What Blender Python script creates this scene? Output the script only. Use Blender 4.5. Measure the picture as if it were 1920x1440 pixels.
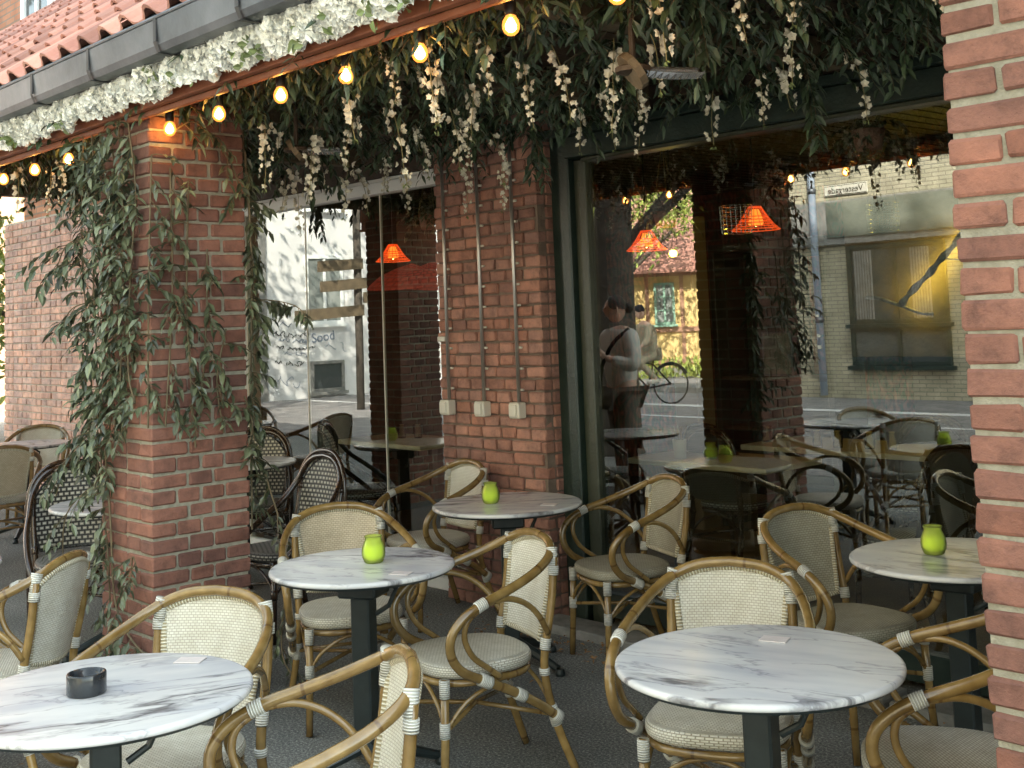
import bpy, math, random
from mathutils import Vector, Matrix, noise
random.seed(7)
PI = math.pi
S = bpy.context.scene
for o in list(bpy.data.objects): bpy.data.objects.remove(o)
COL = S.collection

# ------------------------------------------------------------------ camera
def cam_basis(yaw, pitch, roll):
    cy, sy, cp, sp = math.cos(yaw), math.sin(yaw), math.cos(pitch), math.sin(pitch)
    f = Vector((sy*cp, cy*cp, sp)); r = Vector((cy, -sy, 0)); u = r.cross(f)
    cr, sr = math.cos(roll), math.sin(roll)
    return cr*r+sr*u, -sr*r+cr*u, f
R_, U_, F_ = cam_basis(-0.8320650, 0.0963671, -0.0390306)
cd = bpy.data.cameras.new('camera'); cam = bpy.data.objects.new('camera', cd); COL.objects.link(cam)
m = Matrix((R_, U_, -F_)).transposed().to_4x4(); m.translation = Vector((0, 0, 1.6)); cam.matrix_world = m
cd.sensor_width = 36; cd.lens = 2280/1920*36; cd.shift_y = (374.77-720)/1920
cd.clip_start = .05; cd.clip_end = 500
S.camera = cam
# ------------------------------------------------------------------ light
SUN_EL = math.radians(38); SUN_AZ = math.atan2(.66, .75)
w = bpy.data.worlds.new('World'); S.world = w; w.use_nodes = True
nt = w.node_tree; bg = nt.nodes['Background']; sk = nt.nodes.new('ShaderNodeTexSky')
sk.sky_type = 'NISHITA'; sk.sun_disc = False; sk.sun_elevation = SUN_EL; sk.sun_rotation = SUN_AZ
sk.dust_density = 2.5
hs_ = nt.nodes.new('ShaderNodeHueSaturation'); hs_.inputs['Saturation'].default_value = .45
wm_ = nt.nodes.new('ShaderNodeMix'); wm_.data_type = 'RGBA'; wm_.blend_type = 'MULTIPLY'; wm_.inputs[0].default_value = 1; wm_.inputs[7].default_value = (.96, 1.04, .96, 1)
nt.links.new(sk.outputs[0], hs_.inputs['Color']); nt.links.new(hs_.outputs[0], wm_.inputs[6]); nt.links.new(wm_.outputs[2], bg.inputs[0]); bg.inputs[1].default_value = .15
ld = bpy.data.lights.new('sun', 'SUN'); ld.energy = 3.2; ld.angle = math.radians(.5); ld.color = (1, .93, .8)
sun = bpy.data.objects.new('sun', ld); COL.objects.link(sun)
D = Vector((math.sin(SUN_AZ)*math.cos(SUN_EL), math.cos(SUN_AZ)*math.cos(SUN_EL), math.sin(SUN_EL)))
sun.rotation_euler = D.to_track_quat('Z', 'Y').to_euler(); sun.location = (0, 0, 30)
S.view_settings.view_transform = 'Standard'; S.view_settings.look = 'None'
S.view_settings.exposure = 2.8; S.view_settings.gamma = 1
S.render.engine = 'CYCLES'
S.cycles.transparent_max_bounces = 16; S.cycles.max_bounces = 8

# ------------------------------------------------------------------ materials
def nodes(name):
    mt = bpy.data.materials.new(name); mt.use_nodes = True
    n = mt.node_tree.nodes; l = mt.node_tree.links
    return mt, n, l, n['Principled BSDF']
def N(n, t, **kw):
    x = n.new(t)
    for k, v in kw.items():
        if k.startswith('i_'):
            x.inputs[int(k[2:]) if k[2:].isdigit() else k[2:].replace('_', ' ')].default_value = v
        else: setattr(x, k, v)
    return x
def ramp(n, stops):
    r = n.new('ShaderNodeValToRGB'); e = r.color_ramp.elements
    while len(e) < len(stops): e.new(.5)
    for q, (p, c) in zip(e, stops): q.position = p; q.color = (*c, 1) if len(c) == 3 else c
    return r
def noisy(name, c1, c2, scale=8, rough=.7, bump=.2, bscale=60, metal=0, spec=None, detail=6, dist=.02, tint=0, coat=0):
    """two tones mixed by noise (object space) with a fine bump; tint: amount the 'tint' attribute varies value"""
    mt, n, l, b = nodes(name)
    tc = N(n, 'ShaderNodeTexCoord'); nz = N(n, 'ShaderNodeTexNoise', i_Scale=scale, i_Detail=detail)
    l.new(tc.outputs['Object'], nz.inputs['Vector'])
    r = ramp(n, [(.3, c1), (.7, c2)]); l.new(nz.outputs[0], r.inputs[0]); out = r.outputs[0]
    if tint:
        at = N(n, 'ShaderNodeAttribute', attribute_name='tint')
        mr = N(n, 'ShaderNodeMapRange', i_3=1-tint, i_4=1+tint); l.new(at.outputs['Fac'], mr.inputs[0])
        hs = N(n, 'ShaderNodeHueSaturation'); l.new(mr.outputs[0], hs.inputs['Value']); l.new(out, hs.inputs['Color'])
        out = hs.outputs[0]
    l.new(out, b.inputs['Base Color']); b.inputs['Roughness'].default_value = rough; b.inputs['Metallic'].default_value = metal
    if spec is not None: b.inputs['Specular IOR Level'].default_value = spec
    if coat: b.inputs['Coat Weight'].default_value = coat; b.inputs['Coat Roughness'].default_value = .12
    if bump:
        n2 = N(n, 'ShaderNodeTexNoise', i_Scale=bscale, i_Detail=4); l.new(tc.outputs['Object'], n2.inputs['Vector'])
        bp = N(n, 'ShaderNodeBump', i_Strength=bump, i_Distance=dist); l.new(n2.outputs[0], bp.inputs['Height'])
        l.new(bp.outputs[0], b.inputs['Normal'])
    return mt
def brickmat(name, cols, rough=.85):
    mt, n, l, b = nodes(name)
    tc = N(n, 'ShaderNodeTexCoord'); at = N(n, 'ShaderNodeAttribute', attribute_name='tint')
    r = ramp(n, [(i/(len(cols)-1), c) for i, c in enumerate(cols)]); l.new(at.outputs['Fac'], r.inputs[0])
    nz = N(n, 'ShaderNodeTexNoise', i_Scale=14, i_Detail=8, i_Roughness=.7); l.new(tc.outputs['Object'], nz.inputs['Vector'])
    r2 = ramp(n, [(.3, (.55, .56, .58)), (.5, (.98, .98, .98)), (.75, (1.3, 1.25, 1.2))]); l.new(nz.outputs[0], r2.inputs[0])
    mx = N(n, 'ShaderNodeMix', data_type='RGBA', blend_type='MULTIPLY'); mx.inputs[0].default_value = 1
    l.new(r.outputs[0], mx.inputs[6]); l.new(r2.outputs[0], mx.inputs[7])
    # pits and pale specks
    vo = N(n, 'ShaderNodeTexVoronoi', i_Scale=55); l.new(tc.outputs['Object'], vo.inputs['Vector'])
    r3 = ramp(n, [(0, (.25, .22, .2)), (.10, (1, 1, 1))]); l.new(vo.outputs['Distance'], r3.inputs[0])
    n4 = N(n, 'ShaderNodeTexNoise', i_Scale=9, i_Detail=2); l.new(tc.outputs['Object'], n4.inputs['Vector'])
    r4 = ramp(n, [(.55, (0, 0, 0)), (.62, (1, 1, 1))]); l.new(n4.outputs[0], r4.inputs[0])
    mx2 = N(n, 'ShaderNodeMix', data_type='RGBA', blend_type='MULTIPLY'); l.new(r4.outputs[0], mx2.inputs[0])
    l.new(mx.outputs[2], mx2.inputs[6]); l.new(r3.outputs[0], mx2.inputs[7])
    n5 = N(n, 'ShaderNodeTexNoise', i_Scale=2.3, i_Detail=5, i_Roughness=.65); l.new(tc.outputs['Object'], n5.inputs['Vector'])
    r5 = ramp(n, [(.35, (.70, .70, .72)), (.55, (1, 1, 1)), (.7, (1.18, 1.14, 1.1))]); l.new(n5.outputs[0], r5.inputs[0])
    mx3 = N(n, 'ShaderNodeMix', data_type='RGBA', blend_type='MULTIPLY'); mx3.inputs[0].default_value = 1; l.new(mx2.outputs[2], mx3.inputs[6]); l.new(r5.outputs[0], mx3.inputs[7])
    l.new(mx3.outputs[2], b.inputs['Base Color']); b.inputs['Roughness'].default_value = rough
    n3 = N(n, 'ShaderNodeTexNoise', i_Scale=90, i_Detail=6, i_Roughness=.7); l.new(tc.outputs['Object'], n3.inputs['Vector'])
    bp = N(n, 'ShaderNodeBump', i_Strength=.8, i_Distance=.006); l.new(n3.outputs[0], bp.inputs['Height'])
    bp2 = N(n, 'ShaderNodeBump', i_Strength=.6, i_Distance=.01); l.new(nz.outputs[0], bp2.inputs['Height']); l.new(bp.outputs[0], bp2.inputs['Normal'])
    l.new(bp2.outputs[0], b.inputs['Normal'])
    return mt
def flat(name, c, rough=.5, metal=0, emit=None, es=0, coat=0, trans=0, ior=1.45, alpha=1):
    mt, n, l, b = nodes(name)
    b.inputs['Base Color'].default_value = (*c, 1); b.inputs['Roughness'].default_value = rough; b.inputs['Metallic'].default_value = metal
    b.inputs['Coat Weight'].default_value = coat; b.inputs['Transmission Weight'].default_value = trans; b.inputs['IOR'].default_value = ior
    if emit: b.inputs['Emission Color'].default_value = (*emit, 1); b.inputs['Emission Strength'].default_value = es
    return mt
def weave(name, c1, c2, gap, sx=.0115, sy=.007, msize=.14, rough=.45, bump=.6, offs=.5):
    """woven strands laid out on the mesh's UV (in metres)"""
    mt, n, l, b = nodes(name)
    uv = N(n, 'ShaderNodeUVMap'); br = N(n, 'ShaderNodeTexBrick')
    br.offset = offs; br.inputs['Scale'].default_value = 1; br.inputs['Mortar Size'].default_value = msize*sy
    br.inputs['Mortar Smooth'].default_value = .9; br.inputs['Brick Width'].default_value = sx; br.inputs['Row Height'].default_value = sy
    br.inputs['Color1'].default_value = (*c1, 1); br.inputs['Color2'].default_value = (*c2, 1); br.inputs['Mortar'].default_value = (*gap, 1)
    l.new(uv.outputs[0], br.inputs['Vector']); 
    nz = N(n, 'ShaderNodeTexNoise', i_Scale=11, i_Detail=3); tc = N(n, 'ShaderNodeTexCoord'); l.new(tc.outputs['Object'], nz.inputs['Vector'])
    r = ramp(n, [(.3, (.86, .84, .8)), (.7, (1.06, 1.06, 1.06))]); l.new(nz.outputs[0], r.inputs[0])
    mx = N(n, 'ShaderNodeMix', data_type='RGBA', blend_type='MULTIPLY'); mx.inputs[0].default_value = 1
    l.new(br.outputs[0], mx.inputs[6]); l.new(r.outputs[0], mx.inputs[7]); l.new(mx.outputs[2], b.inputs['Base Color'])
    oi = N(n, 'ShaderNodeObjectInfo'); mr = N(n, 'ShaderNodeMapRange', i_3=.84, i_4=1.06); l.new(oi.outputs['Random'], mr.inputs[0])
    hs = N(n, 'ShaderNodeHueSaturation'); l.new(mr.outputs[0], hs.inputs['Value']); l.new(mx.outputs[2], hs.inputs['Color']); l.new(hs.outputs[0], b.inputs['Base Color'])
    b.inputs['Roughness'].default_value = rough
    bp = N(n, 'ShaderNodeBump', i_Strength=bump, i_Distance=.003, invert=True); l.new(br.outputs['Fac'], bp.inputs['Height']); l.new(bp.outputs[0], b.inputs['Normal'])
    return mt
M = {}
M['brick'] = brickmat('red_brick', [(.225, .097, .067), (.285, .128, .090), (.180, .084, .065), (.315, .142, .100), (.24, .113, .085)])
M['brick_rough'] = brickmat('weathered_red_brick', [(.36, .17, .12), (.44, .22, .16), (.28, .145, .115), (.48, .25, .185), (.36, .20, .16)])
M['brick_pale'] = brickmat('pale_red_brick', [(.66, .40, .31), (.72, .44, .34), (.56, .38, .33), (.76, .48, .37), (.62, .43, .37)])  # palette also raised to stand in for open-sky light on the side wall
M['mortar'] = noisy('grey_mortar', (.24, .225, .17), (.36, .34, .27), 30, .95, .6, 180, dist=.006)
M['mortar_dark'] = noisy('dark_mortar', (.15, .11, .085), (.24, .18, .14), 20, .95, .6, 140, dist=.008)
M['mortar_pale'] = noisy('pale_mortar', (.42, .38, .32), (.54, .50, .43), 20, .95, .6, 140, dist=.008)
M['iron'] = noisy('black_iron', (.012, .018, .018), (.022, .03, .03), 20, .38, .15, 200, dist=.002)
M['zinc'] = noisy('zinc_sheet', (.10, .11, .125), (.18, .19, .21), 5, .40, .1, 30, metal=.65)
M['zinc_dark'] = noisy('dark_zinc_bracket', (.05, .05, .055), (.09, .09, .09), 8, .5, .1, 40, metal=.5)
M['terracotta'] = noisy('terracotta_tile', (.38, .175, .135), (.52, .27, .21), 4, .75, .25, 60, tint=.35)
M['fascia'] = noisy('oiled_red_wood', (.24, .075, .035), (.33, .11, .05), 12, .5, .15, 60)
M['dark_wood'] = noisy('dark_stained_wood', (.035, .022, .014), (.07, .045, .028), 6, .6, .3, 40)
M['mid_wood'] = noisy('weathered_beam_wood', (.10, .075, .045), (.17, .125, .075), 9, .7, .3, 40)
M['pale_wood'] = noisy('oak_table_top', (.56, .47, .30), (.66, .56, .38), 10, .35, .1, 50)
M['green_paint'] = noisy('dark_green_paint', (.012, .024, .019), (.022, .038, .030), 9, .38, .15, 60)
M['olive_paint'] = noisy('olive_painted_bead', (.030, .036, .022), (.045, .052, .032), 9, .4, .15, 60)
M['white_metal'] = noisy('white_powder_coat', (.74, .76, .75), (.84, .85, .84), 6, .4, .05, 60)
M['steel_pipe'] = flat('galvanised_conduit', (.5, .5, .48), .35, .8)
M['plastic_white'] = noisy('ivory_plastic', (.60, .57, .48), (.68, .65, .56), 9, .35, 0)
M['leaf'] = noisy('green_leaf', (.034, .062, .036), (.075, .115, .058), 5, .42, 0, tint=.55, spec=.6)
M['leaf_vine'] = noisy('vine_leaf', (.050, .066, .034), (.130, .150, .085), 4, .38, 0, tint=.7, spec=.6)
M['leaf_pale'] = noisy('pale_leaf', (.13, .18, .06), (.20, .25, .10), 7, .5, 0, tint=.4)
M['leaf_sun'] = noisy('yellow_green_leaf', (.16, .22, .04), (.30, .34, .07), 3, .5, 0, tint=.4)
M['stem'] = noisy('woody_stem', (.10, .075, .04), (.17, .13, .07), 20, .7, 0)
M['stem_pale'] = noisy('pale_stem', (.22, .20, .09), (.3, .26, .12), 20, .7, 0)
M['petal'] = noisy('cream_petal', (.68, .65, .52), (.80, .77, .66), 12, .6, 0, tint=.12)
M['petal_white'] = noisy('white_petal', (.84, .84, .78), (.92, .92, .87), 9, .6, 0, tint=.16)
M['binding'] = None
M['black_plastic'] = flat('black_socket', (.012, .012, .012), .4)
M['bulb_core'] = flat('lit_filament', (1, .8, .5), .3, emit=(1, .55, .18), es=20)
def bulb_glass():
    mt, n, l, b = nodes('amber_bulb_glass'); n.remove(b); out = n['Material Output']
    tr = N(n, 'ShaderNodeBsdfTransparent'); tr.inputs[0].default_value = (1, .80, .45, 1); em = N(n, 'ShaderNodeEmission'); em.inputs[0].default_value = (1, .30, .05, 1); em.inputs[1].default_value = .55
    gl = N(n, 'ShaderNodeBsdfGlossy', i_Roughness=.05); a = N(n, 'ShaderNodeMixShader', i_0=.5); l.new(tr.outputs[0], a.inputs[1]); l.new(em.outputs[0], a.inputs[2])
    c = N(n, 'ShaderNodeMixShader', i_0=.05); l.new(a.outputs[0], c.inputs[1]); l.new(gl.outputs[0], c.inputs[2]); l.new(c.outputs[0], out.inputs[0]); return mt
M['bulb'] = bulb_glass()
M['ashtray'] = noisy('black_marble', (.008, .009, .012), (.035, .04, .045), 25, .12, 0)
M['wax'] = flat('lime_wax', (.90, .93, .34), .6)
M['paper'] = noisy('printed_card', (.55, .50, .48), (.62, .56, .54), 60, .6, 0)
M['paper_dark'] = noisy('dark_print', (.10, .08, .09), (.2, .16, .16), 200, .6, 0)
M['metal_grille'] = flat('bright_wire', (.6, .6, .6), .25, .9)
M['stone'] = noisy('grey_stone', (.16, .16, .15), (.28, .27, .25), 12, .85, .4, 60)
M['white_render'] = noisy('white_render_wall', (.62, .62, .62), (.76, .75, .72), 1.2, .9, .2, 30)
M['yellow_render'] = noisy('yellow_limewash', (.70, .50, .20), (.78, .57, .26), 1.5, .9, .2, 30)
M['timber'] = noisy('red_brown_timber', (.36, .19, .12), (.44, .25, .16), 5, .8, .2, 30)
M['mint'] = noisy('mint_green_frame', (.25, .42, .32), (.30, .48, .37), 5, .5, 0)
M['bark'] = noisy('grey_bark', (.055, .045, .035), (.12, .10, .08), 9, .9, 1, 25, dist=.03)
M['skin'] = noisy('skin', (.62, .38, .28), (.68, .43, .32), 9, .55, 0)
M['hair'] = noisy('dark_brown_hair', (.03, .018, .012), (.06, .035, .02), 60, .6, .4, 150)
M['cloth_white'] = noisy('off_white_cotton', (.62, .58, .50), (.72, .68, .60), 8, .9, .3, 30)
M['cloth_beige'] = noisy('beige_wool', (.34, .29, .20), (.42, .36, .26), 8, .9, .3, 40)
M['cloth_blue'] = noisy('dark_denim', (.03, .04, .07), (.05, .065, .10), 20, .9, .3, 60)
M['cloth_brown'] = noisy('grey_brown_cotton', (.10, .085, .065), (.15, .13, .10), 8, .9, .3, 40)
M['paint_blue'] = noisy('faded_blue_spray_paint', (.10, .13, .20), (.22, .26, .34), 6, .8, 0)
M['black_cloth'] = flat('black_cloth', (.015, .015, .018), .8)
M['rubber'] = flat('tyre_rubber', (.02, .02, .02), .7)
M['orange_wire'] = flat('orange_lit_wire', (.8, .12, .02), .4, emit=(1, .09, .01), es=.16)
M['orange_glow'] = flat('orange_lit_shade', (.9, .3, .05), .5, emit=(1, .30, .03), es=.30)
M['lamp_core'] = flat('lamp_core', (1, .8, .4), .4, emit=(1, .45, .08), es=12)
M['red_woven'] = weave('red_woven_shade', (.30, .07, .05), (.24, .05, .04), (.03, .006, .006), .06, .045, .35)
M['yellow_led'] = flat('yellow_led_strip', (1, .9, .2), .4, emit=(1, .72, .08), es=16)
M['yellow_bulb'] = flat('yellow_bulb', (1, .9, .3), .4, emit=(1, .62, .04), es=10)
M['birch'] = noisy('birch_bark', (.10, .09, .075), (.45, .42, .36), 18, .8, .4, 30)
M['glasswaref'] = flat('tumbler_glass', (.9, .93, .9), .03, trans=1, ior=1.2)
M['asphalt'] = noisy('asphalt', (.13, .138, .132), (.225, .232, .22), 1.6, .9, .8, 260, dist=.006)
def asphalt_speckle():
    mt = M['asphalt']; n = mt.node_tree.nodes; l = mt.node_tree.links; b = n['Principled BSDF']
    tc = N(n, 'ShaderNodeTexCoord'); v = N(n, 'ShaderNodeTexNoise', i_Scale=95, i_Detail=4, i_Roughness=.85); l.new(tc.outputs['Object'], v.inputs['Vector'])
    r = ramp(n, [(.36, (.35, .35, .35)), (.52, (.9, .9, .9)), (.66, (2.8, 2.75, 2.6))]); l.new(v.outputs[0], r.inputs[0])
    mx = N(n, 'ShaderNodeMix', data_type='RGBA', blend_type='MULTIPLY'); mx.inputs[0].default_value = 1
    src = b.inputs['Base Color'].links[0].from_socket
    l.new(src, mx.inputs[6]); l.new(r.outputs[0], mx.inputs[7]); l.new(mx.outputs[2], b.inputs['Base Color'])
asphalt_speckle()
M['cream_weave'] = weave('cream_weave', (.80, .79, .71), (.73, .71, .62), (.40, .36, .28), .014, .0080, .17)
M['seat_weave'] = weave('cream_seat_weave', (.74, .73, .66), (.65, .64, .56), (.30, .27, .20), .015, .0085, .24)
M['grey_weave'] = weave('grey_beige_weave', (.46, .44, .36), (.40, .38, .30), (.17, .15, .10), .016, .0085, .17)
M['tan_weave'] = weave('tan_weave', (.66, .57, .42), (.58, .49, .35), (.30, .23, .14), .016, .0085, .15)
M['check_weave'] = weave('black_weave_with_white_checks', (.60, .58, .50), (.55, .52, .45), (.008, .009, .009), .030, .024, .48, .4, .3)
M['stripe_weave'] = weave('black_and_white_seat_weave', (.55, .54, .50), (.48, .48, .45), (.008, .009, .011), .030, .018, .50, .4, .3)
_b = M['red_woven'].node_tree.nodes['Principled BSDF']; _b.inputs['Emission Color'].default_value = (1, .10, .04, 1); _b.inputs['Emission Strength'].default_value = .02
def ringed(name, c1, c2, freq, lo, rough, bump, coat=0):
    """tube skin whose V coordinate (metres along the tube) carries the rings"""
    mt, n, l, b = nodes(name)
    uv = N(n, 'ShaderNodeUVMap'); sp = N(n, 'ShaderNodeSeparateXYZ'); l.new(uv.outputs[0], sp.inputs[0])
    mu = N(n, 'ShaderNodeMath', operation='MULTIPLY', i_1=freq); l.new(sp.outputs[1], mu.inputs[0])
    tc = N(n, 'ShaderNodeTexCoord'); nz = N(n, 'ShaderNodeTexNoise', i_Scale=14, i_Detail=4); l.new(tc.outputs['Object'], nz.inputs['Vector'])
    sn = N(n, 'ShaderNodeMath', operation='SINE'); l.new(mu.outputs[0], sn.inputs[0])
    r = ramp(n, [(.3, c1), (.7, c2)]); l.new(nz.outputs[0], r.inputs[0])
    r2 = ramp(n, [(0, lo), (.35, (1, 1, 1))]); l.new(sn.outputs[0], r2.inputs[0])
    mx = N(n, 'ShaderNodeMix', data_type='RGBA', blend_type='MULTIPLY'); mx.inputs[0].default_value = 1
    l.new(r.outputs[0], mx.inputs[6]); l.new(r2.outputs[0], mx.inputs[7]); l.new(mx.outputs[2], b.inputs['Base Color'])
    b.inputs['Roughness'].default_value = rough; b.inputs['Coat Weight'].default_value = coat; b.inputs['Coat Roughness'].default_value = .1
    bp = N(n, 'ShaderNodeBump', i_Strength=bump, i_Distance=.002); l.new(sn.outputs[0], bp.inputs['Height']); l.new(bp.outputs[0], b.inputs['Normal'])
    return mt
M['binding'] = ringed('white_cane_binding', (.70, .70, .66), (.80, .80, .75), 900, (.62, .60, .54), .5, .8)
M['rattan'] = noisy('golden_rattan', (.20, .125, .038), (.31, .205, .075), 22, .24, .12, 60, coat=.6, dist=.002)
def joints(mt):
    n = mt.node_tree.nodes; l = mt.node_tree.links; b = n['Principled BSDF']; src = b.inputs['Base Color'].links[0].from_socket
    uv = N(n, 'ShaderNodeUVMap'); sp = N(n, 'ShaderNodeSeparateXYZ'); l.new(uv.outputs[0], sp.inputs[0])
    nz = N(n, 'ShaderNodeTexNoise', i_Scale=1.7, i_Detail=0); l.new(uv.outputs[0], nz.inputs['Vector'])
    ma = N(n, 'ShaderNodeMath', operation='MULTIPLY_ADD', i_1=26.0); l.new(sp.outputs[1], ma.inputs[0]); l.new(nz.outputs[0], ma.inputs[2])
    sn = N(n, 'ShaderNodeMath', operation='SINE'); l.new(ma.outputs[0], sn.inputs[0])
    r = ramp(n, [(.0, (1, 1, 1)), (.988, (1, 1, 1)), (.998, (.58, .5, .42))]); l.new(sn.outputs[0], r.inputs[0])
    n2 = N(n, 'ShaderNodeTexNoise', i_Scale=6, i_Detail=3); tc = N(n, 'ShaderNodeTexCoord'); l.new(tc.outputs['Object'], n2.inputs['Vector'])
    r2 = ramp(n, [(.35, (.68, .64, .58)), (.6, (1, 1, 1)), (.75, (1.2, 1.18, 1.1))]); l.new(n2.outputs[0], r2.inputs[0])
    m1 = N(n, 'ShaderNodeMix', data_type='RGBA', blend_type='MULTIPLY'); m1.inputs[0].default_value = 1; l.new(src, m1.inputs[6]); l.new(r.outputs[0], m1.inputs[7])
    m2 = N(n, 'ShaderNodeMix', data_type='RGBA', blend_type='MULTIPLY'); m2.inputs[0].default_value = 1; l.new(m1.outputs[2], m2.inputs[6]); l.new(r2.outputs[0], m2.inputs[7])
    oi = N(n, 'ShaderNodeObjectInfo'); mr = N(n, 'ShaderNodeMapRange', i_3=.86, i_4=1.1); l.new(oi.outputs['Random'], mr.inputs[0])
    hs = N(n, 'ShaderNodeHueSaturation'); l.new(mr.outputs[0], hs.inputs['Value']); l.new(m2.outputs[2], hs.inputs['Color']); l.new(hs.outputs[0], b.inputs['Base Color'])
joints(M['rattan'])
M['rattan_dark'] = noisy('dark_brown_rattan', (.020, .011, .007), (.055, .030, .015), 22, .22, .12, 60, coat=.6, dist=.002)
M['rattan_brown'] = noisy('brown_rattan', (.20, .12, .045), (.28, .17, .07), 22, .3, .12, 60, coat=.4, dist=.002)
M['braid'] = ringed('cream_braid', (.70, .66, .54), (.78, .74, .61), 620, (.55, .50, .38), .5, 1.0)
M['braid_dark'] = ringed('black_white_braid', (.02, .02, .02), (.03, .03, .03), 330, (.4, .4, .4), .4, 1.0)
def marble():
    mt, n, l, b = nodes('white_marble_grey_veins')
    tc = N(n, 'ShaderNodeTexCoord'); oi = N(n, 'ShaderNodeObjectInfo')
    ml = N(n, 'ShaderNodeMath', operation='MULTIPLY', i_1=37.0); l.new(oi.outputs['Random'], ml.inputs[0])
    cb = N(n, 'ShaderNodeCombineXYZ'); l.new(ml.outputs[0], cb.inputs[0]); l.new(ml.outputs[0], cb.inputs[2])
    ad = N(n, 'ShaderNodeVectorMath', operation='ADD'); l.new(tc.outputs['Object'], ad.inputs[0]); l.new(cb.outputs[0], ad.inputs[1])
    mp = N(n, 'ShaderNodeMapping'); mp.inputs['Rotation'].default_value = (0, 0, .5); mp.inputs['Scale'].default_value = (.7, 2.7, 1)
    l.new(ad.outputs[0], mp.inputs[0])
    dn = N(n, 'ShaderNodeTexNoise', i_Scale=2.2, i_Detail=5); l.new(mp.outputs[0], dn.inputs['Vector'])
    mx = N(n, 'ShaderNodeMix', data_type='RGBA', blend_type='LINEAR_LIGHT'); mx.inputs[0].default_value = .32
    l.new(mp.outputs[0], mx.inputs[6]); l.new(dn.outputs[1], mx.inputs[7])
    vs = []
    for sc, lo, hi, dk in ((1.5, .004, .045, .26), (3.0, .0, .024, .5)):
        nz = N(n, 'ShaderNodeTexNoise', i_Scale=sc, i_Detail=7, i_Roughness=.55); l.new(mx.outputs[2], nz.inputs['Vector'])
        s = N(n, 'ShaderNodeMath', operation='SUBTRACT', i_1=.5); l.new(nz.outputs[0], s.inputs[0])
        a = N(n, 'ShaderNodeMath', operation='ABSOLUTE'); l.new(s.outputs[0], a.inputs[0])
        r = ramp(n, [(lo, (dk, dk*.98, dk*1.03)), (hi*.35, (dk+.25, dk+.25, dk+.27)), (hi, (1, 1, 1))]); l.new(a.outputs[0], r.inputs[0]); vs.append(r)
    # veins are broken up by patches
    pn = N(n, 'ShaderNodeTexNoise', i_Scale=3.1, i_Detail=3); l.new(ad.outputs[0], pn.inputs['Vector'])
    pr = ramp(n, [(.42, (0, 0, 0)), (.58, (1, 1, 1))]); l.new(pn.outputs[0], pr.inputs[0])
    bm = N(n, 'ShaderNodeMix', data_type='RGBA'); l.new(pr.outputs[0], bm.inputs[0]); bm.inputs[6].default_value = (.93, .93, .94, 1); l.new(vs[0].outputs[0], bm.inputs[7])
    cn = N(n, 'ShaderNodeTexNoise', i_Scale=4, i_Detail=4); l.new(mp.outputs[0], cn.inputs['Vector'])
    cr = ramp(n, [(.3, (.50, .51, .54)), (.6, (.66, .66, .645))]); l.new(cn.outputs[0], cr.inputs[0])
    m1 = N(n, 'ShaderNodeMix', data_type='RGBA', blend_type='MULTIPLY'); m1.inputs[0].default_value = 1
    l.new(cr.outputs[0], m1.inputs[6]); l.new(bm.outputs[2], m1.inputs[7])
    m2 = N(n, 'ShaderNodeMix', data_type='RGBA', blend_type='MULTIPLY'); m2.inputs[0].default_value = .7
    l.new(m1.outputs[2], m2.inputs[6]); l.new(vs[1].outputs[0], m2.inputs[7])
    l.new(m2.outputs[2], b.inputs['Base Color']); b.inputs['Roughness'].default_value = .24; b.inputs['Specular IOR Level'].default_value = .45
    return mt
M['marble'] = marble()
def glass_pane(name, ior, tint):
    """window glass: clear towards the room, mirror-like at a slant; only the front face of the pane reflects"""
    mt, n, l, b = nodes(name); n.remove(b); out = n['Material Output']
    tr = N(n, 'ShaderNodeBsdfTransparent'); tr.inputs[0].default_value = (*tint, 1)
    gl = N(n, 'ShaderNodeBsdfGlossy', i_Roughness=0.0); gl.inputs[0].default_value = (.95, .97, .95, 1)
    fr = N(n, 'ShaderNodeFresnel', i_IOR=ior); ge = N(n, 'ShaderNodeNewGeometry')
    iv = N(n, 'ShaderNodeMath', operation='SUBTRACT'); iv.inputs[0].default_value = 1; l.new(ge.outputs['Backfacing'], iv.inputs[1])
    ml = N(n, 'ShaderNodeMath', operation='MULTIPLY'); l.new(fr.outputs[0], ml.inputs[0]); l.new(iv.outputs[0], ml.inputs[1])
    nz = N(n, 'ShaderNodeTexNoise', i_Scale=1.6, i_Detail=1); tc = N(n, 'ShaderNodeTexCoord'); l.new(tc.outputs['Object'], nz.inputs['Vector'])
    bp = N(n, 'ShaderNodeBump', i_Strength=.008, i_Distance=.02); l.new(nz.outputs[0], bp.inputs['Height']); l.new(bp.outputs[0], gl.inputs['Normal'])
    mx = N(n, 'ShaderNodeMixShader'); l.new(ml.outputs[0], mx.inputs[0]); l.new(tr.outputs[0], mx.inputs[1]); l.new(gl.outputs[0], mx.inputs[2])
    l.new(mx.outputs[0], out.inputs[0]); return mt
M['glass'] = glass_pane('window_glass', 2.85, (.84, .87, .84))
M['blue_pipe'] = noisy('pale_blue_painted_pipe', (.30, .36, .46), (.40, .46, .55), 8, .4, .1, 40)
M['smoky'] = noisy('smoky_sign_glass', (.06, .075, .06), (.26, .27, .22), 1.3, .15, 0)
M['net_glass'] = noisy('net_curtained_glass', (.16, .18, .17), (.36, .38, .36), 2.5, .12, 0)
M['far_glass'] = flat('far_window_glass', (.06, .07, .07), .05)
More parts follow.
